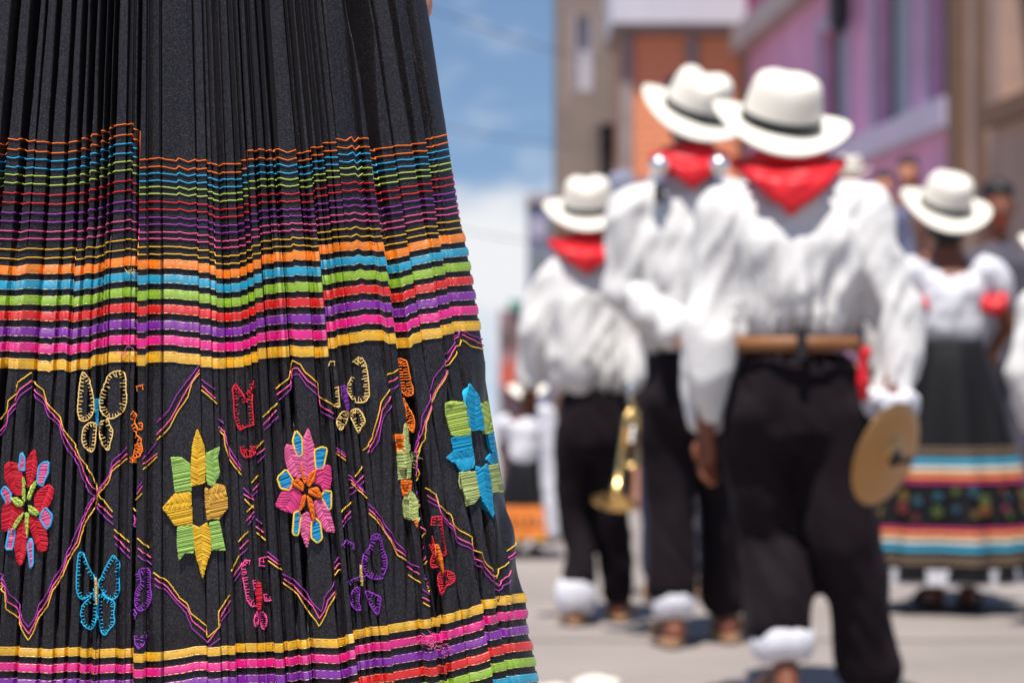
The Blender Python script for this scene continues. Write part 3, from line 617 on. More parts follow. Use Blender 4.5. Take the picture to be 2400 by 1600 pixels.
    V, Q = ring_lathe([(R(.97)*.95, zt-H*.95), (R(1)*.94, zb-.014*k)], 88, 1, .88, lambda aa, i: 1+.02*np.sin(aa*22)); mesh_obj('petticoat', V+np.array([hipz[0], Y, 0]), Q, M_shirt2, root, O, True)
    for s in 'LR': sandal(root, p['ank'+s], k*.95, out=.3 if s == 'R' else -.3, m=M_black, face=facing)
    if hat_p: hat(root, W(hat_p[0], hat_p[1], Y+.075*k), hat_p[2], hat_p[3], hat_p[4], dent=.006, band=hat_p[5] if len(hat_p) > 5 else True)
    hd = p['head']
    blob('hair', [[(*(hd+np.array([0, -.02*k*facing, .03*k])), .082*k, .09*k, .088*k), (*(hd+np.array([0, -.05*k*facing, -.05*k])), .075*k, .05*k, .05*k), (*(hd+np.array([0, -.06*k*facing, -.10*k])), .05*k, .035*k, .03*k)]], M_hair, root, .012, 3, (.006, 60, 6, seed))
    tag(root, label, 'person', group)
    return root, p
BANDS = [(.44, .452, 'bronze'), (.46, .472, 'bronze'), (.486, .512, 'blue'), (.520, .542, 'cream'), (.551, .570, 'orange'), (.580, .588, 'pink'), (.775, .783, 'pink'), (.790, .809, 'orange'), (.819, .838, 'cream'), (.848, .872, 'blue'), (.892, .906, 'bronze'), (.914, .928, 'bronze')]
dancer('person in white blouse and black embroidered skirt with cream hat, facing away', 8.67, 2185,
    dict(head=(2172, 500, .07), neck=(2172, 560, .04), shL=(2108, 612), shR=(2258, 612), elL=(2082, 735, .05), elR=(2318, 745, .03), wrL=(2110, 805, .15), wrR=(2278, 805, .14), ankL=(2152, 1370), ankR=(2222, 1370)),
    .95, (2182, 800), (1322, .305), BANDS, hat_p=(2170, 480, 24, 10, 1.0), seed=2.2, group='dancers in embroidered skirts')
G, pG = dancer('small dancer in white blouse and dark skirt with orange hem beside trumpet player', 11.0, 1200,
    dict(head=(1208, 905, .04), neck=(1205, 945), shL=(1165, 965), shR=(1243, 965), elL=(1150, 1030, .03), elR=(1262, 1035, .03), wrL=(1165, 1080, .12), wrR=(1262, 1085, .12), ankL=(1190, 1260), ankR=(1222, 1260)),
    .52, (1205, 1062), (1243, .155), [(.55, .62, 'orange'), (.62, .78, 'orange'), (.80, .92, 'orange'), (.93, .96, 'yellow')], hat_p=(1212, 896, 15, 0, .55, False), seed=6.1, trims=False, group='dancers in embroidered skirts')
GOr = tuple(G.location)
cw = W(1262, 945, 10.9)
blob('shawl', [[(cw[0]-.02, cw[1], cw[2], .05, .03), (cw[0], cw[1], cw[2]-.15, .045, .03), (cw[0]+.005, cw[1], cw[2]-.35, .042, .03), (cw[0]+.015, cw[1], cw[2]-.55, .042, .03)]], M_shirt2, G, .010, 4, (.012, 24, 6, 3))

# person cut by the picture edge
E, pE = musician('person in white shirt cut off by the picture edge beside the dancer', 8.0, 2474,
    dict(head=(2466, 585, .07), neck=(2466, 620), shL=(2386, 690), shR=(2554, 690), elL=(2352, 850, -.02), elR=(2589, 850), wrL=(2379, 985, .05), wrR=(2574, 985),
         hipL=(2429, 1010), hipR=(2519, 1010), kneeL=(2434, 1190), kneeR=(2524, 1190), ankL=(2434, 1400), ankR=(2529, 1400)),
    k=1.0, tors=[(2466, 655, .09, .075, 0), (2466, 690, .17, .105, 0), (2466, 760, .19, .135, 0), (2469, 860, .185, .14, 0), (2469, 940, .17, .13, 0)],
    hat_p=(2466, 575, 20, 4, 1.0, .075), scarf_p=dict(k=1.0, tip=.11, half=.10, back=.12), fold_seed=12.2, belt=False)

# onlookers behind the players
def onlooker(label, Y, xd, head_yd, top_m, leg_m, k=1.0, face=-1, skin=None, hat_on=False, wide=.19, base=None):
    g0 = gz(Y) if base is None else base; x = W(xd, 0, Y)[0]; root = empty('person', (x, Y, g0)); O = tuple(root.location)
    hz = W(xd, head_yd, Y)[2]; s = (hz-g0)/1.58
    P_ = lambda dx, dy, z: np.array([x+dx*s, Y+dy*s, g0+z*s])
    sk = skin or M_skinpale
    body = [[(*P_(0, 0, .92), .12*s, .09*s, .08*s), (*P_(0, 0, 1.3), .13*s, .09*s, .08*s)], [(*P_(0, 0, 1.38), .06*s), (*P_(0, 0, 1.5), .048*s)]] + head_chains(P_(0, 0, 1.58), s, face)
    for sg in (-1, 1):
        body.append([(*P_(.17*sg, 0, 1.34), .045*s), (*P_(.22*sg, .0, 1.07), .038*s), (*P_(.20*sg, .05*face, .84), .027*s)]); body += hand_chains(P_(.20*sg, .05*face, .84), (0, .15*face, -1), -sg*face, s)
        body.append([(*P_(.09*sg, 0, .88), .08*s), (*P_(.09*sg, 0, .48), .055*s), (*P_(.09*sg, 0, .09), .036*s)]); body += foot_chain(P_(.09*sg, 0, .09), s, face=face)
    bo = blob('body', body, sk, root, .009, 3)
    ch = [[(*P_(0, 0, .90), .15*s, .11*s, .05), (*P_(0, 0, 1.1), .155*s, .115*s, .05), (*P_(0, 0, 1.32), wide*.85*s, .11*s, .05), (*P_(0, 0, 1.40), .09*s, .07*s, .03)]]
    for sg in (-1, 1): ch.append([(*P_(wide*.85*sg, 0, 1.34), .062*s), (*P_(.22*sg, 0, 1.07), .056*s), (*P_(.205*sg, .03*face, .90), .045*s)])
    blob('top', ch, top_m, root, .013, 4, (.015, 12, 6, xd))
    ch = [[(*P_(0, 0, .95), .14*s, .105*s, .05), (*P_(0, 0, .84), .155*s, .115*s, .05)]]
    for sg in (-1, 1): ch.append([(*P_(.09*sg, 0, .84), .09*s), (*P_(.09*sg, 0, .48), .075*s), (*P_(.09*sg, 0, .12), .065*s)])
    blob('trousers', ch, leg_m, root, .013, 4, (.012, 9, 7, xd))
    blob('hair', [[(*P_(0, -.012*face, 1.66), .082*s, .092*s, .065*s), (*P_(0, -.03*face, 1.63), .083*s, .088*s, .075*s), (*P_(0, -.055*face, 1.55), .068*s, .05*s, .055*s)]], M_hair, root, .011, 3)
    if face < 0:
        for sg in (-1, 1):
            c = P_(.03*sg, .093*face, 1.585); mesh_obj('eye', ICO_V*np.array([.010, .006, .006])*s+c, ICO_F, M_eye, root, O, True)
        c = P_(0, .094*face, 1.515); mesh_obj('mouth', ICO_V*np.array([.024, .008, .006])*s+c, ICO_F, M_scarf, root, O, True)
    if hat_on: hat(root, P_(0, 0, 1.63), 4, 0, s)
    for sg in (-1, 1): sandal(root, P_(.09*sg, 0, .09), s, face=face)
    tag(root, label, 'person', 'onlookers behind the band')
    return root
M_blueg = mat('blue_grey_cloth', srgb(105, 108, 135), rough=0.85)
M_brownc = mat('brown_cloth', srgb(110, 80, 70), rough=0.85)
M_dkgrey = mat('dark_grey_cloth', srgb(78, 74, 84), rough=0.85)
M_jean = mat('dark_denim', srgb(50, 55, 80), rough=0.85)
M_peach = mat('peach_cloth', srgb(215, 140, 120), rough=0.85)
onlooker('person in slate grey top mostly hidden behind the tallest man', 8.9, 1580, 262, M_greytop, M_jean, face=1, skin=M_skin, wide=.25)
TZ = .80
mb = MB(); mb.box(2.2, 4.75, 18.4, 21.2, gz(21.5)-.3, TZ-.10); mb.box(2.12, 4.8, 18.3, 21.25, TZ-.097, TZ)
tag(mb.build('terrace', M_concrete, None, (3.4, 19.8, gz(20))), 'raised concrete terrace in front of the purple house', 'terrace')
onlooker('onlooker in blue grey top nearest the shoulder of the belted man', 19.0, 2030, 428, M_blueg, M_jean, base=TZ)
onlooker('onlooker in peach top with pale hat beside the purple house', 19.6, 1952, 408, M_peach, M_jean, hat_on=True, base=TZ)
onlooker('onlooker in brown top under the doorway, head above the others', 20.3, 2085, 398, M_brownc, M_dkgrey, base=TZ)
onlooker('onlooker in dark grey clothes behind the shoulder of the hatted dancer', 11.5, 2292, 480, M_dkgrey, M_dkgrey, skin=M_skin, wide=.22)
flush_blobs()

# pale pebbles near the front
M_pale = mat('pale_stone', (0.72, 0.66, 0.56), rough=0.9, var=0.1, vscale=20)
for (xd, yd, rx, lab) in ((1268, 1575, .055, 'smaller pale stone at the bottom edge beside the skirt hem'), (1372, 1562, .075, 'larger pale stone lying on the street near the bottom edge')):
    Y = .88*F/(yd*DS-HY); c = np.array([(xd*DS-CX)/F*Y, Y, 0.0])
    V = ICO_V.copy(); V *= (1+.12*np.sin(V[:,0:1]*5+V[:,1:2]*4+rx*100)); V = V*np.array([rx, rx*.8, rx*.35]); V[:,2] = np.maximum(V[:,2], -.01)
    tag(mesh_obj('stone', V+c+np.array([0, 0, .008]), ICO_F, M_pale, None, tuple(c), True), lab, 'stone', 'pale stones on the street')

# ------------------------------------------------------------------ the pleated skirt in front
ZO = {1: (0, 0), 2: (600, 0), 3: (0, 500), 4: (600, 500), 5: (0, 1040), 6: (600, 1040)}
def Z(k, pts): ox, oy = ZO[k]; return [(ox+x/2.8, oy+y/2.8) for x, y in pts]
def wid(y): return 615+260*np.asarray(y, float)/1600.0
SK_X, SK_YC = 370.0, 2.46
def cone(s, y, back):
    """smooth skirt surface: s = -1..1 across the front, y = level (pixel rows at the skirt's distance)"""
    s = np.asarray(s, float); y = np.asarray(y, float)
    w_ = wid(y); b = w_/2400.0*0.44; d = np.power(np.maximum(1-np.abs(s)**2.3, 0), 1/2.3)
    Y = SK_YC + np.where(back, 1.0, -1.0)*b*d
    X = (SK_X+s*w_-CX)/F*SK_YC
    return X, Y, CAMZ-(y-HY)/F*np.minimum(Y, SK_YC)
def sk_s(x, y): return (np.asarray(x, float)-SK_X)/wid(y)
def px_to_s(x, y):
    """picture point -> s, allowing for the depth of the surface"""
    x = np.asarray(x, float); y = np.asarray(y, float); s = sk_s(x, y)
    for _ in range(6):
        b = wid(y)/2400.0*0.44; Y = SK_YC - b*np.power(np.maximum(1-np.abs(np.clip(s, -.999, .999))**2.3, 0), 1/2.3)
        s = ((x-CX)*Y/SK_YC+CX-SK_X)/wid(y)
    return np.clip(s, -.9995, .9995)
BAR = None
def rows(*segs):
    """row curve traced as runs; a None between points is a pleat edge where the row jumps"""
    out = []; run = []
    for k, pts in segs:
        for p in pts:
            if p is None:
                if run: out.append(run); run = []
            else: run.append(Z(k, [p])[0])
    if run: out.append(run)
    return out
B_ = None
L0 = rows((1, [(0,945),(25,945),B_,(30,905),(105,915),(130,903),(160,925),(235,918),B_,(245,930),(335,930),B_,(340,945),(425,940),(500,928),(550,905),(580,912),B_,(585,880),(650,880),B_,(655,850),(705,860),(765,818),B_,(780,820),(870,812),B_,(872,845),(920,855),B_,(922,1050),(970,1050),B_,(975,1045),(1060,1040),(1155,1055),(1170,1035),(1230,1060),(1290,1042),B_,(1297,1055),(1355,1050),B_,(1365,1068),(1390,1070),B_,(1397,1075),(1440,1088),(1460,1075),(1570,1078),B_,(1572,1055),(1610,1052),B_,(1612,1022),(1630,1015),B_,(1632,990),(1695,990),B_]),
          (2, [(20,982),(120,990),B_,(128,975),(140,972),(205,1000),(270,980),B_,(275,1005),(365,990),B_,(370,965),(445,965),B_,(450,940),(530,940),B_,(532,912),(590,922),(625,898),(645,930),(695,895),B_,(705,908),(780,918),B_,(785,975),(815,985),B_,(820,972),(905,965),(925,955),(990,958),B_,(1010,945),(1110,938),B_,(1125,918),(1220,880),B_,(1224,868),(1250,858)]))
L1 = rows((3, [(0,340),(110,348),(210,332),B_,(235,335),(310,335),B_,(320,340),(390,335),B_,(410,340),(475,328),B_,(490,350),(540,340),(580,330),(640,338),(715,298),B_,(720,300),(805,290),B_,(820,282),(900,282),B_,(905,310),(965,308),B_,(975,302),(1050,310),B_,(1060,302),(1180,302),(1200,308),(1295,312),B_,(1300,330),(1365,330),B_,(1370,340),(1410,345),B_,(1420,368),(1495,372),B_,(1500,365),(1570,365),B_,(1575,352),(1615,350),B_,(1620,330),(1650,328),B_,(1655,308),(1695,305),B_]),
          (4, [(20,275),(110,268),B_,(115,258),(235,255),(245,238),(285,250),(375,245),B_,(378,255),(405,255),B_,(410,208),(490,203),B_,(492,195),(575,190),B_,(580,185),(630,192),(665,172),(700,190),(765,182),B_,(768,195),(830,190),B_,(832,205),(860,205),B_,(865,250),(925,235),(990,220),B_,(1000,200),(1050,185),(1105,170),B_,(1112,170),(1180,165),B_,(1190,152),(1240,140),B_,(1250,145),(1315,128),B_,(1320,122),(1378,110)]))
L2 = rows((3, [(0,950),(25,945),(95,955),B_,(155,950),(225,955),B_,(245,965),(310,965),(330,975),(345,962),(420,955),(450,975),(520,955),(580,955),(640,925),(680,925),(720,908),(800,905),B_,(810,905),(890,905),B_,(900,930),(955,930),B_,(960,910),(1030,905),(1140,905),(1180,915),(1305,925),B_,(1310,940),(1395,940),B_,(1400,950),(1465,950),B_,(1470,945),(1540,945),B_,(1545,945),(1605,938),B_,(1610,930),(1650,925),B_,(1655,910),(1680,908),B_]),
          (4, [(8,886),(75,880),B_,(80,878),(205,872),(225,862),(290,875),(370,870),B_,(378,880),(452,872),B_,(456,820),(515,815),B_,(520,800),(600,792),B_,(605,785),(690,775),(710,765),(830,765),B_,(835,790),(890,785),B_,(893,798),(910,800),B_,(915,820),(1000,815),(1020,790),(1080,775),B_,(1085,765),(1180,750),(1210,738),B_,(1215,735),(1290,715),B_,(1300,710),(1400,705),(1490,685)]))
L3 = rows((5, [(0,1320),(70,1328),(240,1338),(330,1345),(500,1330),(560,1335),(640,1345),(765,1335),B_,(770,1345),(850,1340),B_,(862,1370),(970,1365),(1065,1355),B_,(1080,1362),(1200,1345),(1280,1328),(1360,1325),B_,(1370,1330),(1440,1325),(1520,1315),B_,(1590,1310),(1680,1303),B_]),
          (6, [(0,1308),(60,1300),B_,(70,1305),(125,1298),B_,(130,1305),(195,1295),B_,(200,1290),(340,1275),(480,1275),(575,1268),B_,(580,1245),(640,1235),B_,(645,1222),(720,1212),B_,(725,1200),(820,1190),(920,1175),(1010,1160),(1120,1140),(1200,1142),B_,(1220,1130),(1250,1110),(1380,1075),(1450,1030),(1580,1000),(1700,975),(1742,950)]))
ROWS = []
jumps = []
for R_ in (L0, L1, L2, L3):
    runs = [[(float(px_to_s(x, y)), y) for x, y in run] for run in R_]; ROWS.append(runs)
    jumps += [(runs[i][-1][0]+runs[i+1][0][0])/2 for i in range(len(runs)-1)]
# dark pleat gaps seen above the stitched lines, beyond those where rows jump
extra = [float(px_to_s(x/2.8, 300)) for x in (155, 435, 515, 700)] + [float(px_to_s(600+x/2.8, 310)) for x in (985, 1098)]
extra += list(np.arange(-.985, -.53, .042)) + [.935, .972]
js = sorted(jumps); EDG = []
for j in js:
    if EDG and j-EDG[-1][0] < .0125: EDG[-1].append(j)
    else: EDG.append([j])
EDG = [float(np.mean(e)) for e in EDG]
_m = []
for e in EDG:
    if _m and e < -.05 and e-_m[-1] < .026: continue
    _m.append(e)
EDG = _m
for e in extra:
    if min(abs(e-x) for x in EDG) > .016: EDG.append(e)
EDG = np.array(sorted(EDG)); NE = len(EDG)
ROWF = []
EPS = .0006
for runs in ROWS:
    xs, ys = [], []
    for i, run in enumerate(runs):
        run = [list(p) for p in run]
        if i > 0:
            m_ = (runs[i-1][-1][0]+runs[i][0][0])/2; e = EDG[np.argmin(abs(EDG-m_))]; run[0][0] = e+EPS*.5
        if i < len(runs)-1:
            m_ = (runs[i][-1][0]+runs[i+1][0][0])/2; e = EDG[np.argmin(abs(EDG-m_))]; run[-1][0] = e-EPS*.5
        for a, b in run:
            if xs and a <= xs[-1]: a = xs[-1]+1e-6
            xs.append(a); ys.append(b)
    ROWF.append((np.array(xs), np.array(ys)))
def row(i, s): return np.interp(s, *ROWF[i])
Y_TOP, Y_HEM = -620.0, 2010.0
def row_y(s, t):
    """fabric level t (0 waist, 1 first stitched line, 2 orange ribbon, 3 yellow ribbon, 4 lower yellow ribbon, 5 hem) -> level on the skirt"""
    s = np.asarray(s, float); t = np.broadcast_to(np.asarray(t, float), s.shape)
    K = [np.full(s.shape, Y_TOP), row(0, s), row(1, s), row(2, s), row(3, s), row(3, s)*.92+.08*1480+500]
    i = np.clip(np.floor(t).astype(int), 0, 4); f = t-i
    Ks = np.stack(K); idx = np.indices(s.shape)
    return np.take_along_axis(Ks, i[None], 0)[0]*(1-f) + np.take_along_axis(Ks, (i+1)[None], 0)[0]*f
# pleat relief in metres
hR = rng.uniform(-.006, .000, NE); hL = rng.uniform(-.001, .0085, NE)
flip = rng.random(NE) < .35; hR, hL = np.where(flip, hL, hR), np.where(flip, hR, hL)
VW = rng.uniform(2.2, 4.2, NE); VD = rng.uniform(.006, .012, NE); VLOW = rng.uniform(.04, .45, NE)
left = (EDG < -.05); VW[left] = rng.uniform(4.6, 7.2, left.sum()); VD[left] = rng.uniform(.016, .024, left.sum())
mid = (EDG > -.05) & (EDG < .34); VW[mid] *= .62; VD[mid] *= .45
def near(x, y): return int(np.argmin(abs(EDG-float(px_to_s(x, y)))))
for (x, y, w_, d_) in ((62, 300, 9, .022), (325, 300, 4.5, .014), (607, 200, 5, .012), (644, 250, 8, .018), (880, 330, 7, .026), (870, 200, 7, .026), (995, 300, 5.5, .015), (955, 300, 5, .014), (316, 1200, 5, .016), (906, 620, 4, .014)):
    i = near(x, y); VW[i] = w_; VD[i] = d_; VLOW[i] = max(VLOW[i], .8)
def sstep(a, b, x): t = np.clip((x-a)/(b-a), 0, 1); return t*t*(3-2*t)
NS = 3001; SG = np.linspace(-1, 1, NS)
def crinkle(step, seed):
    r = np.random.default_rng(seed); xs = np.cumsum(r.uniform(.4, 1.6, int(2/step*1.3)+10)*step)-1.02; hs = r.uniform(0, 1, len(xs)); hs[::2] *= .35
    return np.interp(SG, xs, hs)
CR_T, CR_B, CR_F, AM = crinkle(.016, 3), crinkle(.019, 4), crinkle(.006, 5), crinkle(.16, 6)
DAMP = [(float(px_to_s(x, y)), y, rx/float(wid(y)), ry) for x, y, rx, ry in ((64, 1187, 72, 150), (458, 1180, 84, 185), (715, 1140, 78, 150), (1112, 1050, 84, 165))]
def relief(s, y, valley=True, fine=True):
    h = relief0(s, y, valley, fine); s = np.asarray(s, float); y = np.broadcast_to(np.asarray(y, float), s.shape)
    for cs, cy_, rs, ry in DAMP: h = h*(1-.82*np.exp(-(((s-cs)/rs)**2+((y-cy_)/ry)**2)**3))
    return h
def relief0(s, y, valley=True, fine=True):
    s = np.asarray(s, float); y = np.broadcast_to(np.asarray(y, float), s.shape)
    xs = np.concatenate([[-1.01], np.stack([EDG-EPS*.5, EDG+EPS*.5], 1).ravel(), [1.01]]); hs = np.concatenate([[0], np.stack([hL, hR], 1).ravel(), [.002]])
    h = np.interp(s, xs, hs)
    band = sstep(480, 600, y)*(1-sstep(850, 900, y)) + sstep(1470, 1520, y)
    h = h*(.75+.45*band)
    if fine:
        top = np.interp(s, SG, CR_T); bot = np.interp(s, SG, CR_B); am = np.interp(s, SG, AM); fn = np.interp(s, SG, CR_F)
        k = sstep(350, 900, y); ab = 1-band*.6
        h = h + ((1-k)*(top*.0024*(.15+1.1*am)*(.3+.7*sstep(-.08, .1, s))+fn*.0004) + k*(bot*.0040*(.35+.8*am)+fn*.0006))*ab
        # deeper soft folds in the lower panel
        fold = np.sin(s*wid(y)/4.6+2*np.sin(s*9))*.5+.5
        h = h + fold*.0040*sstep(860, 960, y)*(1-sstep(1400, 1500, y))*(sstep(.55, .75, s)+.8*(1-sstep(-.25, -.1, s)))
        h = h + .004*np.sin(s*21+y*.002)*(1-sstep(250, 700, y))
    if valley:
        fy = (1-sstep(430, 620, y)) ; fl = sstep(840, 920, y)*(1-sstep(1440, 1510, y))
        for i in range(NE):
            m_ = np.abs(s-EDG[i]) < .05
            if not m_.any(): continue
            dpx = np.abs(s[m_]-EDG[i])*wid(y[m_])
            wv = VW[i]*(1.0+.25*(1-sstep(0, 500, y[m_])))
            if VD[i] > .024: wv = wv*(1+2.2*(1-sstep(0, 330, y[m_])))
            h[m_] -= VD[i]*(fy[m_]+fl[m_]*VLOW[i]+.30)*np.clip(1.5*(1-dpx/wv), 0, 1)
    return h
def surf(s, y, back=None, off=0.0, valley=True, fine=True, h=None):
    s = np.asarray(s, float); y = np.broadcast_to(np.asarray(y, float), s.shape)
    back = np.zeros(s.shape, bool) if back is None else np.broadcast_to(back, s.shape)
    if h is None: h = relief(s, y, valley, fine)
    sc = np.where(back, -1, 1)
    X, Y, Zz = cone(s, y, back)
    # outward normal in plan, from the superellipse
    a = wid(y)/F*SK_YC; b = wid(y)/2400*.44; q = 2.3
    d = np.power(np.maximum(1-np.abs(s)**q, 0), 1/q)
    nx_ = np.sign(s)*np.abs(s)**(q-1)/a; ny_ = -sc*d**(q-1)/b; l = np.sqrt(nx_**2+ny_**2)+1e-9
    hh = h+off
    return np.stack([X+nx_/l*hh, Y+ny_/l*hh, Zz], -1)
# columns round the skirt
cols = [np.linspace(-.999, -.62, 130), np.linspace(-.62, .99, 700), np.linspace(.99, .9998, 12)]
for i in range(NE):
    wv = VW[i]/760.0
    cols.append(EDG[i]+np.array([-1.25*wv, -wv, -.6*wv, -.34*wv, -EPS, EPS, .34*wv, .6*wv, wv, 1.25*wv]))
S_F = np.unique(np.clip(np.concatenate(cols), -.9998, .9998)); S_F = S_F[np.concatenate([[True], np.diff(S_F) > 1e-5])]
S_B = np.sin(np.linspace(math.pi/2*.985, -math.pi/2*.985, 150))
S_ALL = np.concatenate([S_F, S_B]); BK = np.concatenate([np.zeros(len(S_F), bool), np.ones(len(S_B), bool)])
def full(s, t, bk, off=0.0, valley=True):
    y = row_y(s, t); h = np.where(bk, .004*np.sin(s*90), 0.0)
    f = ~bk; h[f] = relief(s[f], y[f], valley)
    return surf(s, y, bk, off, h=h)
SK_O = (float((SK_X-CX)/F*SK_YC), SK_YC, 0.44)
M_skirt = mat('black_pleated_satin', (0.0035, 0.0035, 0.0050), rough=0.40, spec=0.40, sheen=0.02, sheen_tint=(.75, .75, .9), sparkle_specks=(1500, .095), bump=0.5, bscale=900, bdist=.0006)
TS = np.unique(np.concatenate([np.linspace(0, .55, 10), np.linspace(.55, 1, 26), np.linspace(1, 2, 30), np.linspace(2, 3.1, 28), np.linspace(3.1, 4, 56), np.linspace(4, 4.3, 16), np.linspace(4.3, 5, 12)]))
V = np.concatenate([full(S_ALL, t, BK) for t in TS]); nC = len(S_ALL)
ii = np.arange(len(TS)-1)[:,None]*nC; jj = np.arange(nC)[None,:]; j2 = (jj+1) % nC
Q = np.stack([ii+jj, ii+nC+jj, ii+nC+j2, ii+j2], -1).reshape(-1, 4)
skirt = mesh_obj('pleated_skirt', V, Q, M_skirt, None, SK_O, False)
skirt.data.polygons.foreach_set('use_smooth', np.ones(len(skirt.data.polygons), dtype=bool))
tag(skirt, 'black pleated skirt with bright ribbons and embroidered flowers filling the near side', 'skirt')
def part(name, V, Q, m, parent=None, smooth=True): return mesh_obj(name, V, Q, m, parent or skirt, SK_O, smooth)

# ribbons and stitched lines
def ribbon_mat(n):
    c = RIB[n]; return mat('satin_ribbon_'+n, c, rough=0.31, spec=1.0, aniso=0.85, sheen=0.12, sheen_tint=tuple(min(1, x+.3) for x in c), var=0.14, vscale=110, bump=0.3, bscale=500, stretch=(.5, 1, 1), bdist=.0010)
THR = dict(orange=(0.85, 0.17, 0.012), blue=(0.02, 0.38, 0.66), green=(0.44, 0.60, 0.10), red=(0.66, 0.012, 0.030), purple=(0.30, 0.030, 0.34), pink=(0.80, 0.10, 0.30), yellow=(0.80, 0.46, 0.035),
           tan=(0.78, 0.54, 0.18), ochre=(0.72, 0.41, 0.06), leaf=(0.36, 0.58, 0.13), olive=(0.55, 0.62, 0.22), gold=(0.86, 0.52, 0.03), rose=(0.82, 0.16, 0.36), sky=(0.015, 0.36, 0.66), teal=(0.01, 0.40, 0.66), crimson=(0.66, 0.012, 0.035), flame=(0.90, 0.20, 0.010), lime=(0.50, 0.64, 0.12), violet=(0.22, 0.03, 0.36), magenta=(0.80, 0.07, 0.27))
def thread_mat(n): return mat('embroidery_thread_'+n, THR[n], rough=0.6, spec=0.3, sheen=0.2, sheen_tint=tuple(min(1, x+.3) for x in THR[n]), island=0.26, bump=0.5, bscale=700, bdist=.001)
M_gold = mat('gold_edge_thread', (0.75, 0.55, 0.22), rough=0.35, spec=0.8, metal=0.3)
SEL = np.concatenate([np.where(S_F > -.70)[0], len(S_F)+np.arange(0, 40)])
sR, bR = S_ALL[SEL], BK[SEL]
def strip(t0, t1, off):
    y0, y1 = row_y(sR, t0), row_y(sR, t1); lev = [0, .5, 1]; rws = []
    for q, f in enumerate(lev):
        y = y0*(1-f)+y1*f; h = np.where(bR, .004*np.sin(sR*90), 0.0); fr = ~bR; h[fr] = np.maximum(relief(sR[fr], y[fr]), relief(sR[fr], y[fr], False)-.009)
        rws.append(surf(sR, y, bR, off+(.0009 if q == 1 else 0), h=h))
    n = len(sR); V = np.concatenate(rws); i = np.arange(2)[:,None]*n; j = np.arange(n-1)[None,:]
    return V, np.stack([i+j, i+n+j, i+n+j+1, i+j+1], -1).reshape(-1, 4)
def cord_along(t, r, off, dash=None, px_off=0.0, seed=0):
    y = row_y(sR, t)+px_off; h = np.where(bR, .004*np.sin(sR*90), 0.0); fr = ~bR; h[fr] = np.maximum(relief(sR[fr], y[fr]), relief(sR[fr], y[fr], False)-.012)
    y = y + np.interp(sR, SG, crinkle(.02, 100+seed))*1.6
    P = surf(sR, y, bR, off, h=h)
    if dash is None: return tube(P, r, 5)
    # evenly spaced dashes
    cum = np.concatenate([[0], np.cumsum(np.linalg.norm(np.diff(P, axis=0), axis=1))]); out = []; a = 0.0
    while a < cum[-1]:
        q = np.linspace(a, min(a+dash, cum[-1]), 3); out.append(tube(np.stack([np.interp(q, cum, P[:,k]) for k in range(3)], 1), r, 4)); a += dash*rng.uniform(1.25, 2.3)
    return join(out)
fr14 = [0, .080, .145, .217, .280, .345, .425, .500, .580, .648, .725, .790, .870, .943]
names = ['orange', 'orange', 'blue', 'blue', 'green', 'green', 'red', 'red', 'purple', 'purple', 'pink', 'pink', 'yellow', 'yellow']
for i, (f, n) in enumerate(zip(fr14, names)):
    V, Q = cord_along(1+f, .00060, .0008, seed=i); part('stitched_line', V, Q, thread_mat(n))
bands = [(2.0, 2.098, 'orange'), (2.162, 2.260, 'blue'), (2.326, 2.426, 'green'), (2.489, 2.589, 'red'), (2.661, 2.763, 'purple'), (2.826, 2.930, 'pink'), (3.0, 3.036, 'yellow')]
bands += [(4+k*.0735, 4+k*.0735+.042, n) for k, n in enumerate(['yellow', 'pink', 'purple', 'red', 'green', 'blue', 'orange'])]
for i, (a, b, n) in enumerate(bands):
    if i == 6: pass
    V, Q = strip(a, b, .0013); rb_ = part('ribbon', V, Q, ribbon_mat(n))
    for tt, po in ((a, 1.6), (b, -1.6)):
        V, Q = cord_along(tt, .00026, .0017, dash=.0036, px_off=po, seed=40+i); part('edge_stitch', V, Q, M_gold, rb_)

# embroidery
def on_cloth(pts, off, step=None, valley=False, jit=0.0):
    P = np.asarray(pts, float)
    if step:
        d = np.concatenate([[0], np.cumsum(np.hypot(*np.diff(P, axis=0).T))]); q = np.linspace(0, d[-1], max(2, int(d[-1]/step)+1))
        P = np.stack([np.interp(q, d, P[:,0]), np.interp(q, d, P[:,1])], 1)
    if jit and len(P) > 2: P = P + rng.normal(0, jit, P.shape)
    s = px_to_s(P[:,0], P[:,1]); y = P[:,1]
    h = relief(s, y, True) if valley else np.maximum(relief(s, y, True), relief(s, y, False, True)-.0015)
    return surf(s, y, None, off, h=h)
def thread(pts, r=.0009, off=.0010, step=4.0, sides=5, jit=.35): return tube(on_cloth(pts, off, step, False, jit), r, sides)
def smooth_closed(pts, n=4):
    P = np.asarray(pts, float)
    for _ in range(2 if n > 1 else 1):
        k_ = .25 if n > 1 else .14
        Nx = np.roll(P, -1, 0); P = np.stack([P*(1-k_)+Nx*k_, P*k_+Nx*(1-k_)], 1).reshape(-1, 2)
    return P
def inside(poly, x, y):
    c = False; n = len(poly); j = n-1
    for i in range(n):
        xi, yi = poly[i]; xj, yj = poly[j]
        if (yi > y) != (yj > y) and x < (xj-xi)*(y-yi)/(yj-yi)+xi: c = not c
        j = i
    return c
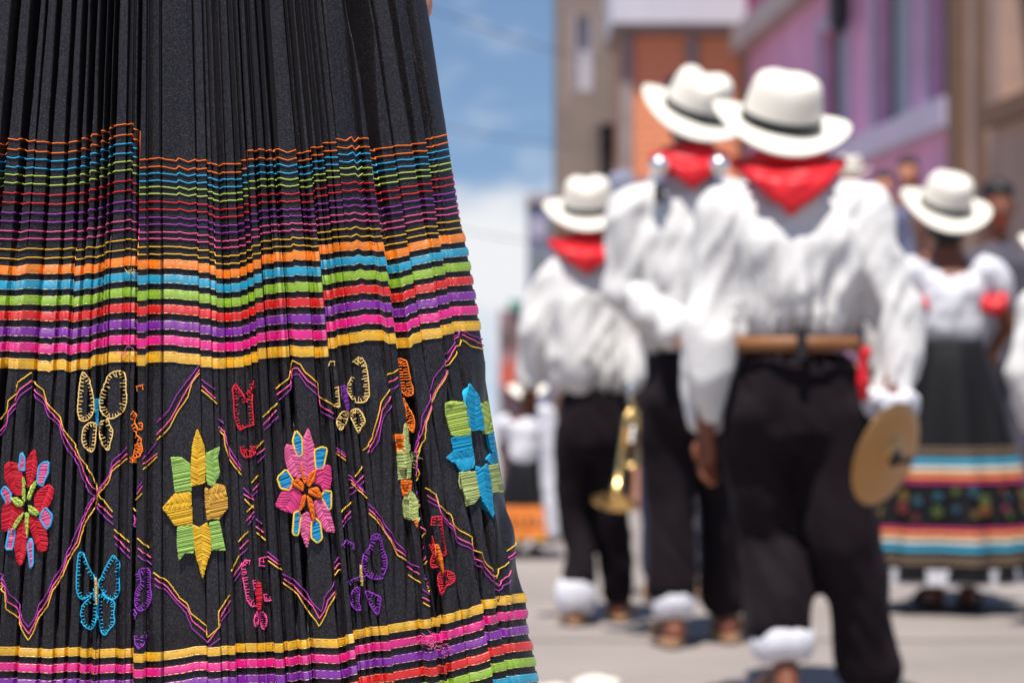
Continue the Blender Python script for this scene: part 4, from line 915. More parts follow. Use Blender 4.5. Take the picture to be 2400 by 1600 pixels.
def clip_line(poly, p, d):
    """parameter intervals of the line p + t d inside the polygon"""
    P = np.asarray(poly); A_ = P; B2 = np.roll(P, -1, 0); e = B2-A_
    den = d[0]*e[:,1]-d[1]*e[:,0]; ok = np.abs(den) > 1e-9
    ap = A_-p; t = np.where(ok, (ap[:,0]*e[:,1]-ap[:,1]*e[:,0])/np.where(ok, den, 1), 0); u = np.where(ok, (ap[:,0]*d[1]-ap[:,1]*d[0])/np.where(ok, den, 1), -1)
    ts_ = np.sort(t[ok & (u >= 0) & (u < 1)])
    return [(ts_[i], ts_[i+1]) for i in range(0, len(ts_)-1, 2)]
def satin_petal(name, poly, col, parent, axis=None, chevron=True, ang=52, lift=.0022, step=2.1, edge=None):
    P = np.asarray(poly, float); c = P.mean(0)
    if axis is None:
        u_, s_, vt = np.linalg.svd(P-c); ax = vt[0]
    else: ax = np.array(axis, float); ax /= np.linalg.norm(ax)
    perp = np.array([-ax[1], ax[0]]); ext = ((P-c)@ax); l0, l1 = ext.min(), ext.max(); wmax = np.abs((P-c)@perp).max()
    parts = []
    # cushion under the threads
    tri = tessellate_polygon([[Vector((p[0], p[1], 0)) for p in P]])
    def cloth(pts, off):
        pts = np.asarray(pts, float); s = px_to_s(pts[:,0], pts[:,1]); h = np.maximum(relief(s, pts[:,1], False, False)*.5+.0022, relief(s, pts[:,1], False, True)+.0002)
        return surf(s, pts[:,1], None, off, h=h)
    rim = P; Vt = cloth(P, lift*.6); Vb = cloth(P, -.006); n = len(P)
    a_ = math.radians(ang)
    for sg in (1, -1):
        if chevron: d = ax*math.cos(a_)+perp*sg*math.sin(a_)
        else:
            if sg < 0: break
            d = ax*math.cos(math.radians(78))+perp*math.sin(math.radians(78))
        pos = l0-wmax*1.4
        while pos < l1+wmax*1.4:
            p = c+ax*pos
            for (t0, t1) in clip_line(P, p, d):
                if chevron:
                    t0 = max(t0, 0)
                    if t1 <= t0+1.0: continue
                if t1-t0 < 1.2: continue
                t0 -= rng.uniform(0, .6); t1 += rng.uniform(-.3, 1.4)
                q = np.linspace(t0, t1, 4); pts = p[None]+q[:,None]*d[None]
                bow = np.array([.25, 1, 1, .15])*lift*.55
                X_ = cloth(pts, lift*.85); X_[:,1] -= bow + rng.uniform(0, .0003)
                X_[:,1] -= rng.choice([0, .0005]); parts.append(tube(X_, step*.5*.41e-3*1.0, 4))
            pos += step*(1/math.sin(a_) if chevron else 1.02)*rng.uniform(.85, 1.15)
    if not parts: parts = [thread([P[0], P[n//2]])]
    V, Q = join(parts); base = np.concatenate([Vt, Vb]); k0 = len(V)
    faces = Q.tolist() + [tuple(int(q)+k0 for q in t) for t in tri] + [(k0+i, k0+(i+1) % n, k0+n+(i+1) % n, k0+n+i) for i in range(n)]
    o = part(name, np.concatenate([V, base]), faces, thread_mat(col), parent)
    if edge:
        X_ = cloth(np.concatenate([P, P[:2]]), lift*1.1); X_[:,1] -= .0006
        V, Q = tube(X_, .0010, 5); part('petal_outline', V, Q, thread_mat(edge), parent or o)
    return o
def flower(label, petals):
    """petals: (zoom, outline, colour, options); the first one carries the rest"""
    root = None
    for k, poly, col, opt in petals:
        P = smooth_closed(Z(k, poly), 1) if not opt.get('sharp') else np.array(Z(k, poly))
        if opt.get('edge'):
            fc = np.mean([np.mean(Z(q[0], q[1]), 0) for q in petals], 0); c_ = P.mean(0); dd = np.hypot(*(P-fc).T); P = np.where((dd < np.hypot(*(c_-fc)))[:,None], P+(fc-P)*.16, P)
        o = satin_petal('embroidered_flower' if root is None else 'petal', P, col, root, chevron=opt.get('chev', True), ang=opt.get('ang', 64), lift=opt.get('lift', .0015), edge=opt.get('edge'), axis=opt.get('axis'))
        if root is None: root = o; o['label'] = label
    return root
pk = dict(edge='sky', lift=.0014, chev=False); bl_ = dict(edge='gold', lift=.0014, chev=False); ct = dict(lift=.0032, ang=45)
flower('crimson flower with lime green heart', [
  (5, [(180,215),(175,120),(215,50),(240,35),(250,120),(250,200),(215,260),(190,290)], 'crimson', {}),
  (5, [(120,120),(150,50),(170,90),(170,130)], 'rose', pk), (5, [(260,150),(290,120),(325,115),(325,200),(310,250),(265,230)], 'rose', pk),
  (5, [(15,310),(40,275),(65,300),(60,370),(30,400)], 'rose', pk), (5, [(330,410),(350,470),(340,530),(310,560),(280,490)], 'rose', pk),
  (5, [(45,590),(95,580),(95,690),(50,690)], 'rose', pk), (5, [(190,700),(215,650),(235,700),(225,790),(205,815)], 'rose', pk),
  (5, [(40,130),(70,115),(120,125),(150,170),(160,260),(165,340),(100,330),(60,280),(35,210)], 'crimson', {}), (5, [(20,440),(30,400),(80,350),(170,430),(120,500),(80,570),(20,570)], 'crimson', {}),
  (5, [(100,590),(160,480),(190,560),(190,680),(150,790),(125,790),(105,700)], 'crimson', {}), (5, [(190,470),(270,480),(310,560),(320,650),(310,700),(260,705),(235,640),(205,560)], 'crimson', {}),
  (5, [(230,330),(300,270),(335,265),(360,300),(345,370),(300,450),(240,440)], 'crimson', {}),
  (5, [(160,200),(175,290),(175,380),(155,350)], 'lime', ct), (5, [(250,235),(245,270),(205,370),(188,350),(215,270)], 'lime', ct), (5, [(80,350),(120,345),(168,385),(150,410),(110,400)], 'lime', ct),
  (5, [(195,395),(240,420),(270,450),(250,470),(200,450)], 'lime', ct), (5, [(170,440),(150,490),(110,555),(90,555),(120,490)], 'lime', ct), (5, [(175,440),(200,480),(195,570),(190,620),(178,550)], 'lime', ct)])
sq = dict(chev=False, axis=(0, 1), sharp=True)
flower('golden flower with green corner leaves and open centre', [
  (5, [(1297,-96),(1320,-40),(1342,10),(1352,120),(1347,255),(1300,265),(1255,278),(1255,150),(1265,10),(1280,-50)], 'gold', dict(axis=(0, -1), sharp=True)),
  (5, [(1125,85),(1190,85),(1250,130),(1260,305),(1150,312),(1140,200)], 'leaf', sq), (5, [(1445,15),(1430,100),(1445,200),(1400,278),(1360,260),(1350,60),(1400,40)], 'leaf', dict(axis=(0, -1))),
  (5, [(1258,308),(1150,320),(1110,370),(1066,422),(1120,445),(1160,430),(1260,412)], 'gold', dict(axis=(-1, .1))), (5, [(1130,440),(1075,428),(1110,470),(1145,525),(1180,540),(1266,525),(1262,410)], 'gold', sq),
  (5, [(1372,300),(1420,255),(1480,275),(1490,340),(1440,370),(1372,390)], 'ochre', dict(axis=(1, -.2))), (5, [(1372,380),(1440,365),(1494,345),(1497,420),(1440,490),(1385,490)], 'ochre', sq),
  (5, [(1346,280),(1372,295),(1384,490),(1364,500),(1352,400)], 'ochre', dict(chev=False, axis=(0, 1))),
  (5, [(1168,540),(1268,530),(1278,620),(1272,712),(1215,715),(1178,762),(1165,660)], 'leaf', sq), (5, [(1375,510),(1440,500),(1455,570),(1482,697),(1395,692),(1385,600)], 'leaf', sq),
  (5, [(1265,528),(1310,545),(1362,512),(1390,600),(1387,700),(1352,800),(1333,885),(1310,800),(1285,720),(1275,640)], 'gold', dict(axis=(0, 1), sharp=True))])
flower('rose pink flower with orange heart and blue tips', [
  (6, [(340,-104),(375,0),(392,100),(387,165),(330,245),(303,200),(298,80),(310,-40)], 'rose', dict(axis=(0, -1), sharp=True)),
  (6, [(235,-10),(260,-92),(302,-40),(297,30),(260,40)], 'sky', bl_), (6, [(378,40),(430,18),(464,28),(464,130),(400,140)], 'sky', bl_), (6, [(138,218),(200,162),(228,230),(200,304),(158,290)], 'sky', bl_),
  (6, [(440,350),(470,305),(492,310),(492,420),(470,430)], 'sky', bl_), (6, [(230,480),(270,462),(287,510),(277,598),(240,592)], 'sky', bl_), (6, [(368,560),(390,512),(437,560),(432,620),(400,648),(358,612)], 'sky', bl_),
  (6, [(200,0),(240,5),(290,50),(302,130),(302,215),(280,232),(215,190),(188,100),(190,30)], 'rose', {}), (6, [(385,160),(440,133),(487,140),(492,240),(482,290),(440,312),(420,270),(365,250)], 'magenta', {}),
  (6, [(210,270),(260,288),(310,330),(275,462),(180,437),(126,405),(160,320)], 'magenta', {}), (6, [(285,470),(340,438),(374,510),(352,600),(335,685),(300,600),(273,510)], 'rose', dict(axis=(0, 1))), (6, [(375,370),(440,355),(477,430),(497,500),(518,578),(450,570),(400,480)], 'rose', {}),
  (6, [(290,80),(312,200),(332,240),(320,262),(300,230)], 'flame', ct), (6, [(228,240),(270,223),(312,260),(307,312),(240,268)], 'flame', ct), (6, [(330,260),(350,188),(392,163),(388,230),(345,282)], 'flame', ct),
  (6, [(343,290),(400,278),(432,340),(400,352),(343,322)], 'flame', ct), (6, [(278,452),(305,335),(327,328),(317,400)], 'flame', ct), (6, [(328,328),(370,368),(388,480),(372,503),(345,420)], 'flame', ct)])
flower('turquoise and lime flower with open centre near the skirt edge', [
  (4, [(1390,1116),(1440,1200),(1470,1340),(1477,1425),(1440,1420),(1400,1428),(1374,1380),(1364,1220)], 'teal', dict(axis=(0, -1), sharp=True)),
  (4, [(1224,1244),(1280,1230),(1345,1238),(1387,1300),(1392,1452),(1300,1462),(1265,1452),(1235,1340)], 'lime', sq), (4, [(1453,1250),(1500,1230),(1537,1213),(1542,1300),(1567,1360),(1552,1422),(1480,1452),(1478,1380)], 'lime', dict(axis=(.2, -1))),
  (6, [(1268,-42),(1392,-62),(1402,20),(1330,45),(1280,50)], 'teal', sq), (6, [(1330,40),(1404,15),(1424,152),(1330,182),(1300,132),(1238,95),(1280,45)], 'teal', dict(axis=(-1, .2))),
  (6, [(1498,-72),(1555,-72),(1560,20),(1530,60),(1515,20)], 'teal', sq), (6, [(1550,-70),(1592,-72),(1617,-20),(1627,50),(1582,112),(1518,132),(1498,100),(1530,55)], 'teal', dict(axis=(1, .1))),
  (6, [(1318,185),(1422,175),(1432,230),(1452,340),(1420,387),(1363,407),(1340,300)], 'olive', sq), (6, [(1423,143),(1480,162),(1502,128),(1522,220),(1532,340),(1537,486),(1500,420),(1460,350),(1435,250)], 'teal', dict(axis=(.15, 1), sharp=True)),
  (6, [(1503,140),(1587,123),(1602,200),(1643,318),(1600,312),(1530,317),(1520,230)], 'olive', sq)])
flower('narrow olive and orange leaf strip caught in a pleat', [
  (4, [(950,1366),(985,1420),(992,1480),(992,1565),(945,1568),(940,1480)], 'olive', dict(axis=(0, -1))), (4, [(914,1448),(950,1448),(960,1530),(957,1570),(920,1570)], 'flame', sq),
  (6, [(923,40),(980,36),(1002,120),(997,222),(930,232)], 'olive', sq), (6, [(945,235),(1002,235),(1002,290),(962,352),(945,300)], 'flame', sq), (6, [(990,285),(1022,340),(1052,430),(1052,502),(960,487),(953,380)], 'olive', dict(axis=(0, -1))), (6, [(1013,488),(1043,488),(1030,548)], 'flame', sq)])

# butterflies and broken butterfly pieces in blanket stitch
def blanket(name, k, pts, col, parent=None, closed=True, tick=20, gap=19, side=1, label=None, r=.00068):
    P = np.array(Z(k, pts)); 
    if closed: P = smooth_closed(P); P = np.concatenate([P, P[:1]])
    parts = [thread(P, r, .0012, 2.5)]
    d = np.concatenate([[0], np.cumsum(np.hypot(*np.diff(P, axis=0).T))]); q = np.arange(2, d[-1], gap*1.3/2.8)
    px_, py_ = np.interp(q, d, P[:,0]), np.interp(q, d, P[:,1])
    c = P.mean(0)
    for x, y, qq in zip(px_, py_, q):
        x2, y2 = np.interp(qq+1.5, d, P[:,0]), np.interp(qq+1.5, d, P[:,1]); tx, ty = x2-x, y2-y; l = math.hypot(tx, ty)+1e-6; nx_, ny_ = -ty/l, tx/l
        if closed:
            if (c[0]-x)*nx_+(c[1]-y)*ny_ < 0: nx_, ny_ = -nx_, -ny_
        else: nx_, ny_ = nx_*side, ny_*side
        m_ = tick/2.8*rng.uniform(.75, 1.15)
        parts.append(thread([(x, y), (x+(nx_+rng.normal(0, .12))*m_, y+(ny_+rng.normal(0, .12))*m_)], r*.68, .0013, 3.0, 4, 0))
    V, Q = join(parts); o = part(name, V, Q, thread_mat(col), parent)
    if label: o['label'] = label
    return o
def body_stitch(k, a, b, w_, col, parent, name='butterfly_body'):
    a, b = np.array(Z(k, [a])[0]), np.array(Z(k, [b])[0]); d = (b-a)/np.linalg.norm(b-a); n = np.array([-d[1], d[0]])*w_/5.6
    P = np.array([a-n*.6, a+n*.6, a*.5+b*.5+n, b+n*.5, b-n*.5, a*.5+b*.5-n]); return satin_petal(name, P, col, parent, axis=d, chevron=False, lift=.003, step=2.3)
b1 = blanket('butterfly', 3, [(700,1075),(740,1040),(790,1030),(820,1050),(830,1100),(828,1160),(838,1220),(825,1280),(800,1310),(760,1340),(720,1350),(690,1330),(665,1290),(655,1240),(660,1190),(685,1150),(695,1110)], 'tan', label='tan butterfly with blue body', tick=32)
blanket('wing', 3, [(548,1038),(565,1055),(590,1095),(605,1140),(620,1200),(628,1260),(620,1310),(600,1340),(570,1360),(540,1365),(520,1345),(512,1290),(518,1230),(520,1160),(530,1090),(538,1050)], 'tan', b1, tick=26)
blanket('wing', 3, [(640,1375),(600,1370),(560,1390),(545,1430),(540,1480),(548,1530),(580,1550),(610,1568),(625,1540),(632,1490),(635,1430)], 'tan', b1, tick=22)
blanket('wing', 3, [(655,1370),(690,1355),(715,1350),(720,1390),(745,1420),(740,1470),(725,1500),(722,1550),(705,1555),(685,1530),(665,1480),(655,1430)], 'tan', b1, tick=22)
body_stitch(3, (640,1215), (648,1392), 18, 'sky', b1)
b2 = blanket('butterfly', 5, [(750,725),(775,760),(788,800),(775,850),(780,900),(785,965),(765,1010),(740,1020),(700,1000),(665,960),(650,910),(680,840),(710,780),(735,740)], 'teal', label='turquoise butterfly with tan body')
blanket('wing', 5, [(535,705),(560,730),(580,780),(600,830),(620,870),(635,910),(640,950),(600,985),(560,1015),(530,1020),(510,985),(505,920),(508,840),(512,760),(520,715)], 'teal', b2)
blanket('wing', 5, [(640,970),(590,1010),(550,1050),(530,1090),(530,1140),(550,1180),(590,1215),(610,1210),(635,1170),(640,1110),(642,1040)], 'teal', b2, tick=25)
blanket('wing', 5, [(655,970),(700,1010),(750,1025),(760,1060),(748,1100),(757,1160),(750,1190),(720,1210),(700,1250),(675,1250),(655,1200),(650,1120),(650,1040)], 'teal', b2, tick=25)
body_stitch(5, (637,872), (645,1042), 15, 'tan', b2)
b3 = blanket('butterfly', 3, [(870,1295),(900,1325),(880,1370),(910,1410),(895,1450),(935,1480),(930,1530),(905,1568)], 'flame', closed=False, tick=30, gap=18, label='orange butterfly folded into a deep pleat')
blanket('wing', 3, [(895,1137),(950,1124)], 'flame', b3, False, 34, 30, 1)
blanket('wing', 5, [(935,-10),(942,40),(925,80),(890,90),(868,130),(880,50),(890,0)], 'flame', b3, False, 30, 14, 1)
blanket('wing', 3, [(915,1375),(940,1372),(942,1415),(912,1418)], 'flame', b3, False, 14, 16, 1)
b4 = blanket('butterfly', 3, [(1665,1095),(1660,1160),(1655,1230),(1660,1310),(1668,1385),(1610,1402),(1575,1425),(1550,1380),(1535,1300),(1535,1230),(1525,1150),(1550,1112)], 'crimson', closed=False, tick=26, gap=16, side=1, label='red butterfly broken by pleats below the yellow ribbon')
blanket('wing', 3, [(1550,1125),(1585,1170),(1622,1240)], 'crimson', b4, False, 28, 15, 1); blanket('wing', 3, [(1615,1185),(1640,1165),(1665,1130)], 'crimson', b4, False, 16, 15, 1)
blanket('wing', 5, [(1575,20),(1585,60),(1605,85),(1645,85),(1675,60),(1682,10)], 'crimson', b4, False, 40, 13, -1)
b5 = blanket('butterfly', 5, [(915,825),(945,808),(980,820),(992,860),(985,930),(1003,1000),(985,1050),(940,1095),(900,1080),(885,1030),(890,980),(905,945),(935,905),(925,860)], 'violet', label='purple butterfly half hidden beside the central pleat', tick=34, gap=13)
blanket('wing', 5, [(885,1255),(895,1312),(920,1338),(950,1312),(960,1255),(948,1232)], 'violet', b5, False, 26, 15, -1); blanket('wing', 5, [(880,1080),(905,1110),(885,1140)], 'violet', b5, False, 18, 14, 1)
b6 = blanket('butterfly', 5, [(1645,765),(1610,760),(1585,800),(1590,860),(1605,940),(1620,1020),(1650,1062),(1690,1060)], 'magenta', closed=False, tick=30, gap=15, side=-1, label='pink butterfly with red body between pleats')
blanket('wing', 5, [(1702,800),(1702,750),(1750,740)], 'magenta', b6, False, 36, 18, 1); blanket('wing', 5, [(1732,985),(1738,1030),(1782,1022)], 'magenta', b6, False, 30, 20, -1)
blanket('wing', 5, [(1690,1080),(1665,1150),(1680,1212),(1702,1150)], 'magenta', b6, tick=14, gap=12); blanket('wing', 5, [(1710,1080),(1757,1140),(1747,1200),(1720,1217),(1705,1140)], 'magenta', b6, tick=16, gap=12)
body_stitch(5, (1700,905), (1703,1085), 40, 'crimson', b6); blanket('wing', 5, [(1660,890),(1668,950),(1690,1010)], 'magenta', b6, False, 20, 14, -1)
b7 = blanket('butterfly', 4, [(630,975),(660,945),(700,950),(725,990),(735,1060),(740,1140),(743,1200),(720,1230),(680,1242),(645,1240)], 'tan', closed=False, tick=34, gap=15, side=1, label='tan butterfly with purple body under the pleat step')
blanket('wing', 4, [(625,1070),(600,1120),(600,1170),(625,1220)], 'tan', b7, False, 22, 15, -1); blanket('wing', 4, [(470,970),(522,975)], 'tan', b7, False, 28, 17, 1); blanket('wing', 4, [(540,1135),(545,1200),(552,1272),(500,1262)], 'tan', b7, False, 22, 16, 1)
blanket('wing', 4, [(600,1290),(555,1310),(530,1360),(530,1402),(565,1427),(585,1380),(600,1320)], 'tan', b7, tick=24, gap=15); blanket('wing', 4, [(605,1300),(640,1390),(670,1457),(685,1400),(707,1370),(690,1310),(660,1275)], 'tan', b7, tick=24, gap=15)
body_stitch(4, (568,1128), (597,1292), 36, 'violet', b7)
b8 = blanket('butterfly', 4, [(930,960),(965,950),(990,970),(1000,1040),(1010,1100),(1027,1150),(1020,1190),(995,1202),(960,1180),(945,1120),(940,1040)], 'flame', label='orange half butterfly along the deep fold', tick=30, gap=14)
blanket('wing', 4, [(960,1200),(960,1260),(970,1330),(1000,1390),(1025,1452),(1032,1380),(1020,1310),(985,1240)], 'flame', b8, tick=24, gap=14)
b9 = blanket('butterfly', 6, [(750,600),(790,580),(820,610),(830,680),(855,740),(862,810),(830,870),(780,890),(720,860),(690,800),(690,750),(720,700),(748,665)], 'violet', label='purple butterfly above the lower yellow ribbon', tick=32, gap=15)
blanket('wing', 6, [(555,662),(590,630),(645,660),(642,692)], 'violet', b9, False, 20, 16, 1); blanket('wing', 6, [(605,905),(650,882),(715,862)], 'violet', b9, False, 24, 15, 1)
blanket('wing', 6, [(690,930),(640,950),(618,1000),(625,1060),(660,1092),(697,1092),(672,1040)], 'violet', b9, tick=22, gap=15); blanket('wing', 6, [(700,950),(730,1020),(760,1080),(797,1132),(807,1060),(812,1000),(780,985)], 'violet', b9, tick=22, gap=15)
body_stitch(6, (680,788), (690,925), 10, 'tan', b9)
b10 = blanket('butterfly', 6, [(1145,535),(1150,480),(1195,470),(1205,540),(1220,610),(1235,680),(1242,722),(1205,732)], 'crimson', closed=False, tick=22, gap=15, side=1, label='red butterfly with orange body near the turquoise flower')
blanket('wing', 6, [(1128,658),(1160,720),(1145,760),(1150,812),(1190,802)], 'crimson', b10, False, 22, 13, -1); blanket('wing', 6, [(1205,830),(1268,830),(1287,880),(1270,912),(1235,930),(1210,982),(1195,988),(1180,900),(1190,840)], 'crimson', b10, tick=32, gap=12)
body_stitch(6, (1172,655), (1206,838), 20, 'flame', b10); blanket('wing', 6, [(1155,600),(1168,680)], 'crimson', b10, False, 12, 14, 1)

# zigzag lattice: yellow, pink and purple cords
ZZ = {'yellow': [
 (3,[(0,1350),(50,1300),(60,1225),(110,1180),(130,1110),(205,1045)]), (3,[(215,1100),(290,1160),(310,1240),(400,1340),(420,1420),(490,1510),(530,1602),(610,1712),(640,1812)]),
 (5,[(0,930),(50,970),(55,1080),(120,1140),(160,1240),(188,1285),(220,1240),(260,1130),(320,1060),(350,960),(420,850),(450,760),(520,660),(550,540),(620,430),(650,330),(720,240),(735,180),(835,95)]),
 (5,[(650,330),(690,380),(740,445)]), (5,[(750,560),(850,645)]), (5,[(870,420),(895,440)]), (5,[(895,365),(940,320)]), (5,[(905,615),(980,680)]), (5,[(1010,840),(1100,900),(1140,950),(1180,1010),(1230,1050),(1250,1110),(1355,1195),(1358,1270)]),
 (5,[(1365,1265),(1440,1200),(1435,1100),(1510,985)]), (5,[(1520,830),(1570,730)]), (5,[(1565,640),(1630,570)]), (5,[(1605,360),(1665,420)]), (5,[(1620,445),(1665,400)]), (5,[(1650,255),(1695,205)]), (5,[(1685,580),(1740,630)]),
 (5,[(1440,-87),(1470,-60),(1480,10),(1510,110),(1585,205)]), (3,[(1035,1485),(1110,1410),(1160,1310),(1230,1210),(1260,1110),(1310,1045)]), (5,[(945,165),(1040,80)]), (3,[(1325,1160),(1375,1200),(1425,1250)]),
 (4,[(130,1150),(215,1080),(240,965),(290,990),(320,1040),(405,1115),(410,1200),(490,1250),(545,1275)]), (4,[(45,1335),(140,1245)]), (4,[(0,1545),(50,1490)]), (6,[(520,55),(590,108)]), (6,[(620,255),(725,355)]), (6,[(645,215),(695,150)]),
 (4,[(695,1555),(760,1480),(780,1390),(820,1240),(875,1155)]), (4,[(865,1060),(910,1025)]), (6,[(555,445),(625,385)]), (6,[(735,450),(820,540),(860,600),(910,690),(930,730),(985,765)]), (6,[(995,855),(1060,905)]), (6,[(1080,1035),(1115,1060)]),
 (6,[(80,765),(170,825)]), (6,[(180,910),(270,980),(330,1080),(385,1150),(415,1195),(455,1120),(470,1070),(525,980)]), (6,[(515,860),(550,820)]),
 (4,[(1060,1568),(1095,1480),(1100,1370),(1150,1250),(1180,1150),(1235,1030),(1300,930),(1350,820)]), (4,[(1355,830),(1385,870),(1440,895)]), (4,[(1455,975),(1540,1010)]),
 (6,[(1085,0),(1060,80),(1052,120)]), (6,[(1025,150),(1065,165),(1075,200),(1050,240)]), (6,[(1100,285),(1170,330),(1185,400),(1265,460),(1280,530),(1370,605),(1380,670),(1460,715),(1510,800),(1575,880),(1580,835),(1620,770)]), (6,[(1610,700),(1655,635)]), (6,[(1645,510),(1675,475)]),
 (6,[(1068,425),(1078,395)]), (6,[(1090,610),(1105,580)]), (6,[(1105,790),(1118,765)]), (6,[(1112,965),(1128,935)])],
 'pink': [
 (3,[(0,1425),(50,1380),(60,1300),(110,1230),(140,1160),(210,1095)]), (3,[(220,1150),(290,1210),(320,1280),(395,1370),(420,1450),(470,1540),(530,1622),(560,1722),(610,1792),(640,1822)]),
 (5,[(0,885),(50,930),(60,1030),(110,1070),(150,1180),(192,1245),(235,1170),(260,1100),(320,1020),(350,930),(420,820),(440,740),(510,640),(540,520),(600,400),(650,310),(720,210),(740,150),(835,65)]),
 (5,[(650,390),(740,480)]), (5,[(750,600),(850,705)]), (5,[(905,325),(940,275)]), (5,[(880,470),(890,510),(878,540)]), (5,[(910,680),(990,745)]), (5,[(1020,875),(1100,940),(1160,1020),(1230,1080),(1260,1160),(1355,1240)]),
 (5,[(1365,1300),(1445,1190),(1445,1140),(1515,1020)]), (5,[(1530,870),(1590,780)]), (5,[(1575,690),(1630,630)]), (5,[(1600,330),(1665,365)]), (5,[(1660,305),(1700,260)]), (5,[(1620,500),(1670,440)]), (5,[(1680,540),(1730,580)]),
 (5,[(1435,-112),(1475,-82),(1495,10),(1510,75),(1580,170)]), (3,[(1035,1450),(1120,1350),(1180,1240),(1230,1150),(1308,1025)]), (5,[(945,130),(1040,60)]), (3,[(1325,1130),(1415,1215)]),
 (4,[(135,1190),(225,1120),(240,1020),(275,1015),(330,1090),(405,1150),(420,1260),(500,1310)]), (4,[(50,1385),(135,1290)]), (6,[(5,70),(60,30)]), (6,[(520,35),(590,85)]), (6,[(615,230),(700,310)]), (6,[(620,290),(705,205)]),
 (4,[(720,1568),(770,1500),(800,1400),(830,1290),(880,1200)]), (4,[(870,1110),(915,1075)]), (6,[(565,510),(625,440)]), (6,[(735,425),(820,512),(850,582),(900,650),(920,690),(980,735)]), (6,[(990,800),(1050,850)]), (6,[(1075,1000),(1115,1025)]),
 (6,[(75,735),(155,790)]), (6,[(180,880),(250,930),(310,1000),(370,1060),(415,1145),(450,1090),(470,1020),(520,960)]), (6,[(515,820),(550,780)]),
 (4,[(1040,1568),(1080,1450),(1100,1350),(1140,1260),(1170,1160),(1230,1020),(1270,930),(1310,850),(1335,762)]), (4,[(1350,795),(1440,870)]), (4,[(1455,935),(1530,980)]),
 (6,[(1050,40),(1060,150),(1045,210)]), (6,[(1110,335),(1175,375),(1195,450),(1280,540),(1300,600),(1380,665),(1400,735),(1480,780),(1530,870),(1585,930),(1630,830)]), (6,[(1615,745),(1660,690)]), (6,[(1650,560),(1680,525)]),
 (6,[(1065,385),(1072,365)]), (6,[(1085,545),(1108,570)]), (6,[(1100,760),(1112,735)]), (6,[(1108,930),(1122,905)])],
 'purple': [
 (3,[(0,1455),(45,1410),(60,1330),(115,1255),(150,1190),(212,1135)]), (3,[(220,1185),(290,1250),(320,1325),(390,1390),(410,1470),(440,1545),(520,1652),(540,1732),(590,1822),(625,1852)]),
 (5,[(0,850),(45,890),(70,980),(130,1050),(160,1160),(190,1200),(240,1130),(260,1050),(320,970),(360,870),(420,790),(440,710),(490,610),(530,520),(570,420),(650,300),(720,200),(740,110),(800,60),(835,25)]),
 (5,[(640,410),(690,480),(745,525)]), (5,[(755,650),(855,750)]), (5,[(905,290),(940,245)]), (5,[(870,465),(898,490),(870,530),(895,545)]), (5,[(910,730),(1000,790)]), (5,[(1020,920),(1090,960),(1150,1030),(1220,1110),(1260,1210),(1360,1300)]),
 (5,[(1370,1330),(1445,1270)]), (5,[(1445,1170),(1515,1080)]), (5,[(1530,910),(1580,840)]), (5,[(1575,730),(1630,680)]), (5,[(1595,285),(1660,345)]), (5,[(1655,340),(1700,300)]), (5,[(1630,530),(1670,470)]), (5,[(1680,490),(1720,525)]),
 (3,[(1430,1345),(1470,1375)]), (5,[(1480,-30),(1500,20),(1580,145)]), (3,[(1035,1370),(1110,1290),(1160,1190),(1220,1110),(1310,990)]), (3,[(940,1612),(1035,1500)]), (3,[(1325,1090),(1410,1155)]),
 (4,[(150,1225),(225,1155),(240,1060),(280,1055),(330,1130),(410,1200)]), (4,[(425,1300),(505,1345)]), (4,[(55,1420),(145,1330)]), (6,[(10,125),(60,70)]), (6,[(520,20),(590,70)]), (6,[(610,205),(715,320)]), (6,[(620,335),(705,240)]),
 (4,[(755,1568),(800,1490),(820,1390),(850,1310),(885,1260)]), (4,[(880,1155),(920,1125)]), (6,[(565,540),(625,475)]), (6,[(730,390),(820,480),(850,540),(890,590),(915,640),(980,710)]), (6,[(985,770),(1050,805)]), (6,[(1070,945),(1115,980)]),
 (6,[(75,705),(150,765)]), (6,[(175,850),(250,890),(330,970),(360,1030),(430,1100),(450,1000),(520,900)]), (6,[(515,780),(545,740)]),
 (4,[(1040,1520),(1075,1420),(1080,1330),(1130,1210),(1160,1080),(1210,970),(1270,890),(1310,820),(1335,750)]), (4,[(1345,770),(1400,810),(1440,830)]), (4,[(1450,900),(1530,955)]),
 (6,[(1040,20),(1055,120),(1045,180)]), (6,[(1115,370),(1185,410),(1210,490),(1280,560),(1305,640),(1380,690),(1400,770),(1470,810),(1520,890),(1585,965),(1630,890)]), (6,[(1620,760),(1660,720)]), (6,[(1655,600),(1685,570)]),
 (6,[(1052,330),(1060,310)]), (6,[(1075,500),(1080,480)]), (6,[(1090,700),(1100,670)]), (6,[(1100,885),(1112,855)])]}
for n, runs in ZZ.items():
    for k, pts in runs:
        V, Q = thread(Z(k, pts), .00062 if n != 'purple' else .00056, .0010, 3.0); part('zigzag_cord', V, Q, thread_mat(n))

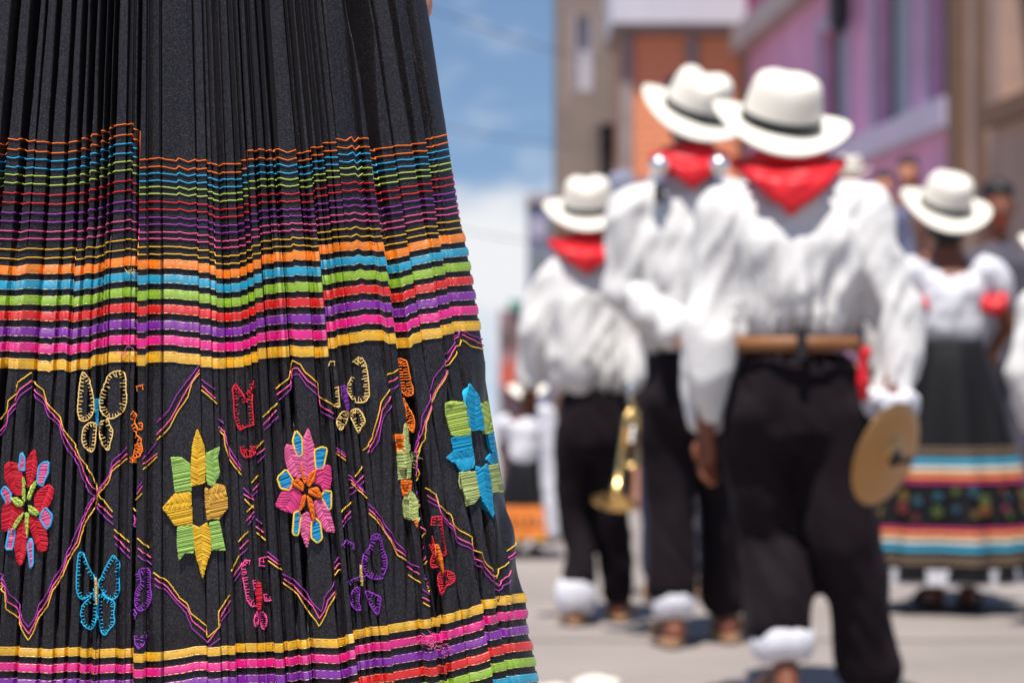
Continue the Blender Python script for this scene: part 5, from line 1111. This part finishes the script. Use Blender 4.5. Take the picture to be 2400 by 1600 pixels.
# loose fluff on the ribbons
def fluff(c, n, col, sp, ln):
    parts = []
    for _ in range(n):
        a = rng.uniform(0, 2*math.pi); p0 = np.array(c)+rng.normal(0, sp, 2); pts = [p0+ln*f*np.array([math.cos(a+f*1.3), math.sin(a+f*1.3)]) for f in np.linspace(0, 1, 5)]
        s = px_to_s([p[0] for p in pts], [p[1] for p in pts]); y = np.array([p[1] for p in pts]); parts.append(tube(surf(s, y, None, 0, h=relief(s, y, False)+.003+.004*np.linspace(0, 1, 5)), .00022, 3))
    V, Q = join(parts); part('loose_thread', V, Q, thread_mat(col))
fluff((600+1120/2.8, 1040+1290/2.8), 26, 'rose', 9, 16); fluff((600+1215/2.8, 1040+1330/2.8), 12, 'rose', 6, 14); fluff((840/2.8, 500+890/2.8), 6, 'rose', 5, 22)
fluff((860/2.8, 500+375/2.8), 6, 'tan', 4, 14); fluff((600+1010/2.8, 1040+100/2.8), 12, 'olive', 5, 14)

# the wearer, almost wholly hidden
STEP_Z = 0.36
st = MB(); st.box(SK_O[0]-.75, SK_O[0]+.62, 2.12, 3.05, 0.0, STEP_Z); so_ = st.build('stone_step', mat('step_stone', (0.34, 0.31, 0.28), rough=0.9, var=0.2, vscale=5, bump=0.4, bscale=20), None, (SK_O[0], 2.5, 0))
bmx = bmesh.new(); bmx.from_mesh(so_.data); bmesh.ops.bevel(bmx, geom=list(bmx.edges), offset=.02, segments=2, affect='EDGES'); bmx.to_mesh(so_.data); bmx.free()
tag(so_, 'low stone step under the embroidered skirt', 'step')
wr_ = empty('person', (SK_O[0], SK_YC+.02, STEP_Z)); x0, y0 = SK_O[0], SK_YC+.02
P_ = lambda dx, dy, z: np.array([x0+dx, y0+dy, STEP_Z+z])
hx = (972-CX)/F*(SK_YC+.05)-x0
body = [[(*P_(0, 0, .92), .12, .09, .08), (*P_(0, 0, 1.06), .11, .085, .07), (*P_(0, 0, 1.28), .13, .09, .08)], [(*P_(0, 0, 1.36), .055), (*P_(0, 0, 1.47), .045)]] + head_chains(P_(0, 0, 1.56), .96, 1)
body += [[(*P_(.165, 0, 1.32), .045), (*P_(.30, .02, 1.12), .037), (*P_(hx-.015, .045, .985), .026)], [(*P_(-.165, 0, 1.32), .045), (*P_(-.30, .03, 1.12), .037), (*P_(-.25, .06, .98), .026)]]
body += hand_chains(P_(hx-.015, .045, .985), (.05, .02, -1), 1, .95, .3, (-1, 0, 0)) + hand_chains(P_(-.25, .06, .98), (-.1, .02, -1), -1, .95, .4, (1, 0, 0))
for sg in (-1, 1): body.append([(*P_(.08*sg, 0, .88), .08), (*P_(.085*sg, 0, .48), .055), (*P_(.085*sg, 0, .09), .036)]); body += foot_chain(P_(.085*sg, 0, .09), .95)
blob('body', body, M_skinpale, wr_, .008, 3)
blob('blouse', [[(*P_(0, 0, 1.04), .125, .10, .04), (*P_(0, 0, 1.2), .15, .11, .05), (*P_(0, 0, 1.32), .155, .10, .05)], [(*P_(-.16, 0, 1.32), .065), (*P_(-.23, .01, 1.22), .07)], [(*P_(.16, 0, 1.32), .065), (*P_(.23, .01, 1.22), .07)]], M_shirt2, wr_, .012, 4, (.018, 16, 7, 1))
blob('hair', [[(*P_(0, -.025, 1.60), .082, .088, .085), (*P_(0, -.05, 1.5), .07, .045, .05), (*P_(0, -.09, 1.25), .03, .025, .03)]], M_hair, wr_, .011, 3)
for sg in (-1, 1): sandal(wr_, P_(.085*sg, 0, .09), .95)
tag(wr_, 'wearer of the embroidered skirt, only a sliver of skin at its upper edge', 'person')
flush_blobs()
